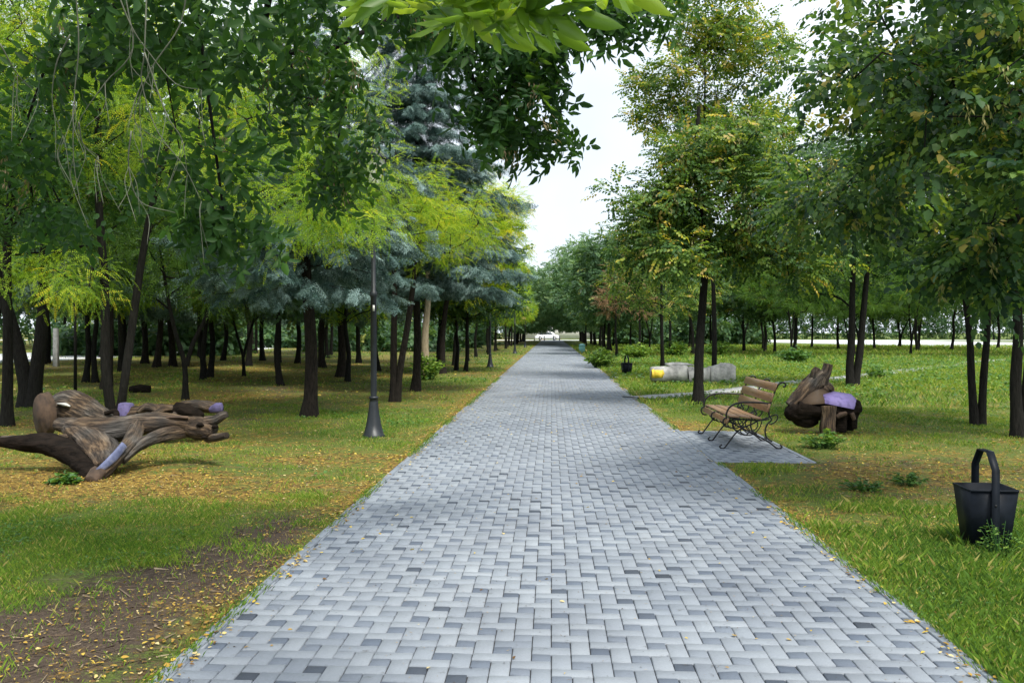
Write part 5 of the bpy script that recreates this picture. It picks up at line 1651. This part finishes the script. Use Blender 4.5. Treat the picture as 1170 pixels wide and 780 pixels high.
add_leaves(x, y, np.where((x > PL - .06) & (x < PR + .06), .010, ground_z(x, y) + .012), .034, .62)
n = 5200
y = 2.4 + 56 * rg.random(n) ** 1.15; x = rg.uniform(PL, PR, n)
dens = vnoise(x, y, 1.7, 2) * .8 + .8 * np.exp(-((y - 22) / 7) ** 2) + .25 * (np.abs(x - .1) > 1.4)
k = rg.random(n) < np.clip(dens - .22, .08, 1) * np.where(y < 9, .5, 1)
x, y = x[k], y[k]
add_leaves(x, y, np.full(len(x), .006), .030, .72)
o = npmesh('fallen_leaves', np.concatenate(Vl), np.concatenate(Fl), M['litter'], fattr={'tint': np.concatenate(Tl)}); tag(o, kind='stuff')

# dead stems, chips and bits of straw on the bare soil
x, y = field(42000, 3.0, 12, rg)
g, l, d = zones(x, y)
k = rg.random(len(x)) < np.clip(d * 1.8 - .35, .03, 1)
x, y = x[k], y[k]; n = len(x)
a = rg.uniform(0, 6.28, n); L_ = rg.uniform(.008, .05, n) * np.where(rg.random(n) < .05, 2.5, 1); w_ = rg.uniform(.0012, .004, n)
z = ground_z(x, y) + rg.uniform(.002, .010, n)
cx_, sx_ = np.cos(a), np.sin(a)
V = np.stack([np.stack([x - cx_ * L_ - sx_ * w_, y - sx_ * L_ + cx_ * w_, z], 1), np.stack([x - cx_ * L_ + sx_ * w_, y - sx_ * L_ - cx_ * w_, z], 1),
              np.stack([x + cx_ * L_ + sx_ * w_, y + sx_ * L_ - cx_ * w_, z + rg.uniform(0, .012, n)], 1), np.stack([x + cx_ * L_ - sx_ * w_, y + sx_ * L_ + cx_ * w_, z + .003], 1)], 1).reshape(-1, 3)
M['chip'] = leaf_mat('dry_straw', [(0, (.025, .018, .014)), (.6, (.10, .072, .048)), (1, (.34, .27, .18))], .1, .8, .2, .8)
o = npmesh('ground_debris', V, np.arange(n * 4).reshape(-1, 4), M['chip'], fattr={'tint': rg.random(n)}); tag(o, kind='stuff')


# crumbs of leaf and seed on the paving
n = 9000
y = 2.3 + 22 * rg.random(n) ** 1.2; x = rg.uniform(PL, PR, n)
k = rg.random(n) < np.clip(vnoise(x, y, .6, 3) * 2.2 - .7, .05, 1)
x, y = x[k], y[k]; a = rg.uniform(0, 6.28, len(x))
V, Fq, T = scatter([np.array([leaf_kite(.012, .008)]), np.array([leaf_kite(.022, .003)])], np.stack([x, y, np.full(len(x), .004)], 1), np.stack([np.cos(a), np.sin(a), 0 * a], 1), rg, base_tint=.55, tint_sd=.4, roll=.2, scale=(.5, 1.3))
o = npmesh('leaf_crumbs', V, Fq, M['chip'], fattr={'tint': T}); tag(o, kind='stuff')

n = 16000
y = 2.6 + 30 * rg.random(n) ** 1.3; sd = np.where(rg.random(n) < .5, -1, 1)
k = (rg.random(n) < np.clip(vnoise(y * 1.0 + 50 * sd, y * 0 + 60, .8, 3) * 4 - 1.7, 0, 1)) & ~((y > 11.4) & (y < 15.3) & (sd > 0))
y, sd = y[k], sd[k]; n = len(y); e = rg.normal(size=n) * .035 + .045
x = np.where(sd < 0, PL - e, PR + e)
h = rg.uniform(.012, .04, n); a = rg.uniform(0, 6.28, n); b_ = np.where(sd < 0, 0, math.pi) + rg.normal(size=n) * .9
w_ = .0022; dx, dy = np.cos(a) * w_, np.sin(a) * w_; lx, ly = np.cos(b_) * h * .9, np.sin(b_) * h * .9; z = np.full(n, -.002)
V = np.stack([np.stack([x - dx, y - dy, z], 1), np.stack([x + dx, y + dy, z], 1), np.stack([x + dx * .7 + lx * .4, y + dy * .7 + ly * .4, z + h * .7], 1), np.stack([x + lx, y + ly, z + h], 1)], 1).reshape(-1, 3)
o = npmesh('grass', V, np.arange(n * 4).reshape(-1, 4), M['grass'], fattr={'tint': np.clip(.35 + .25 * rg.normal(size=n), 0, 1)}); tag(o, kind='stuff')
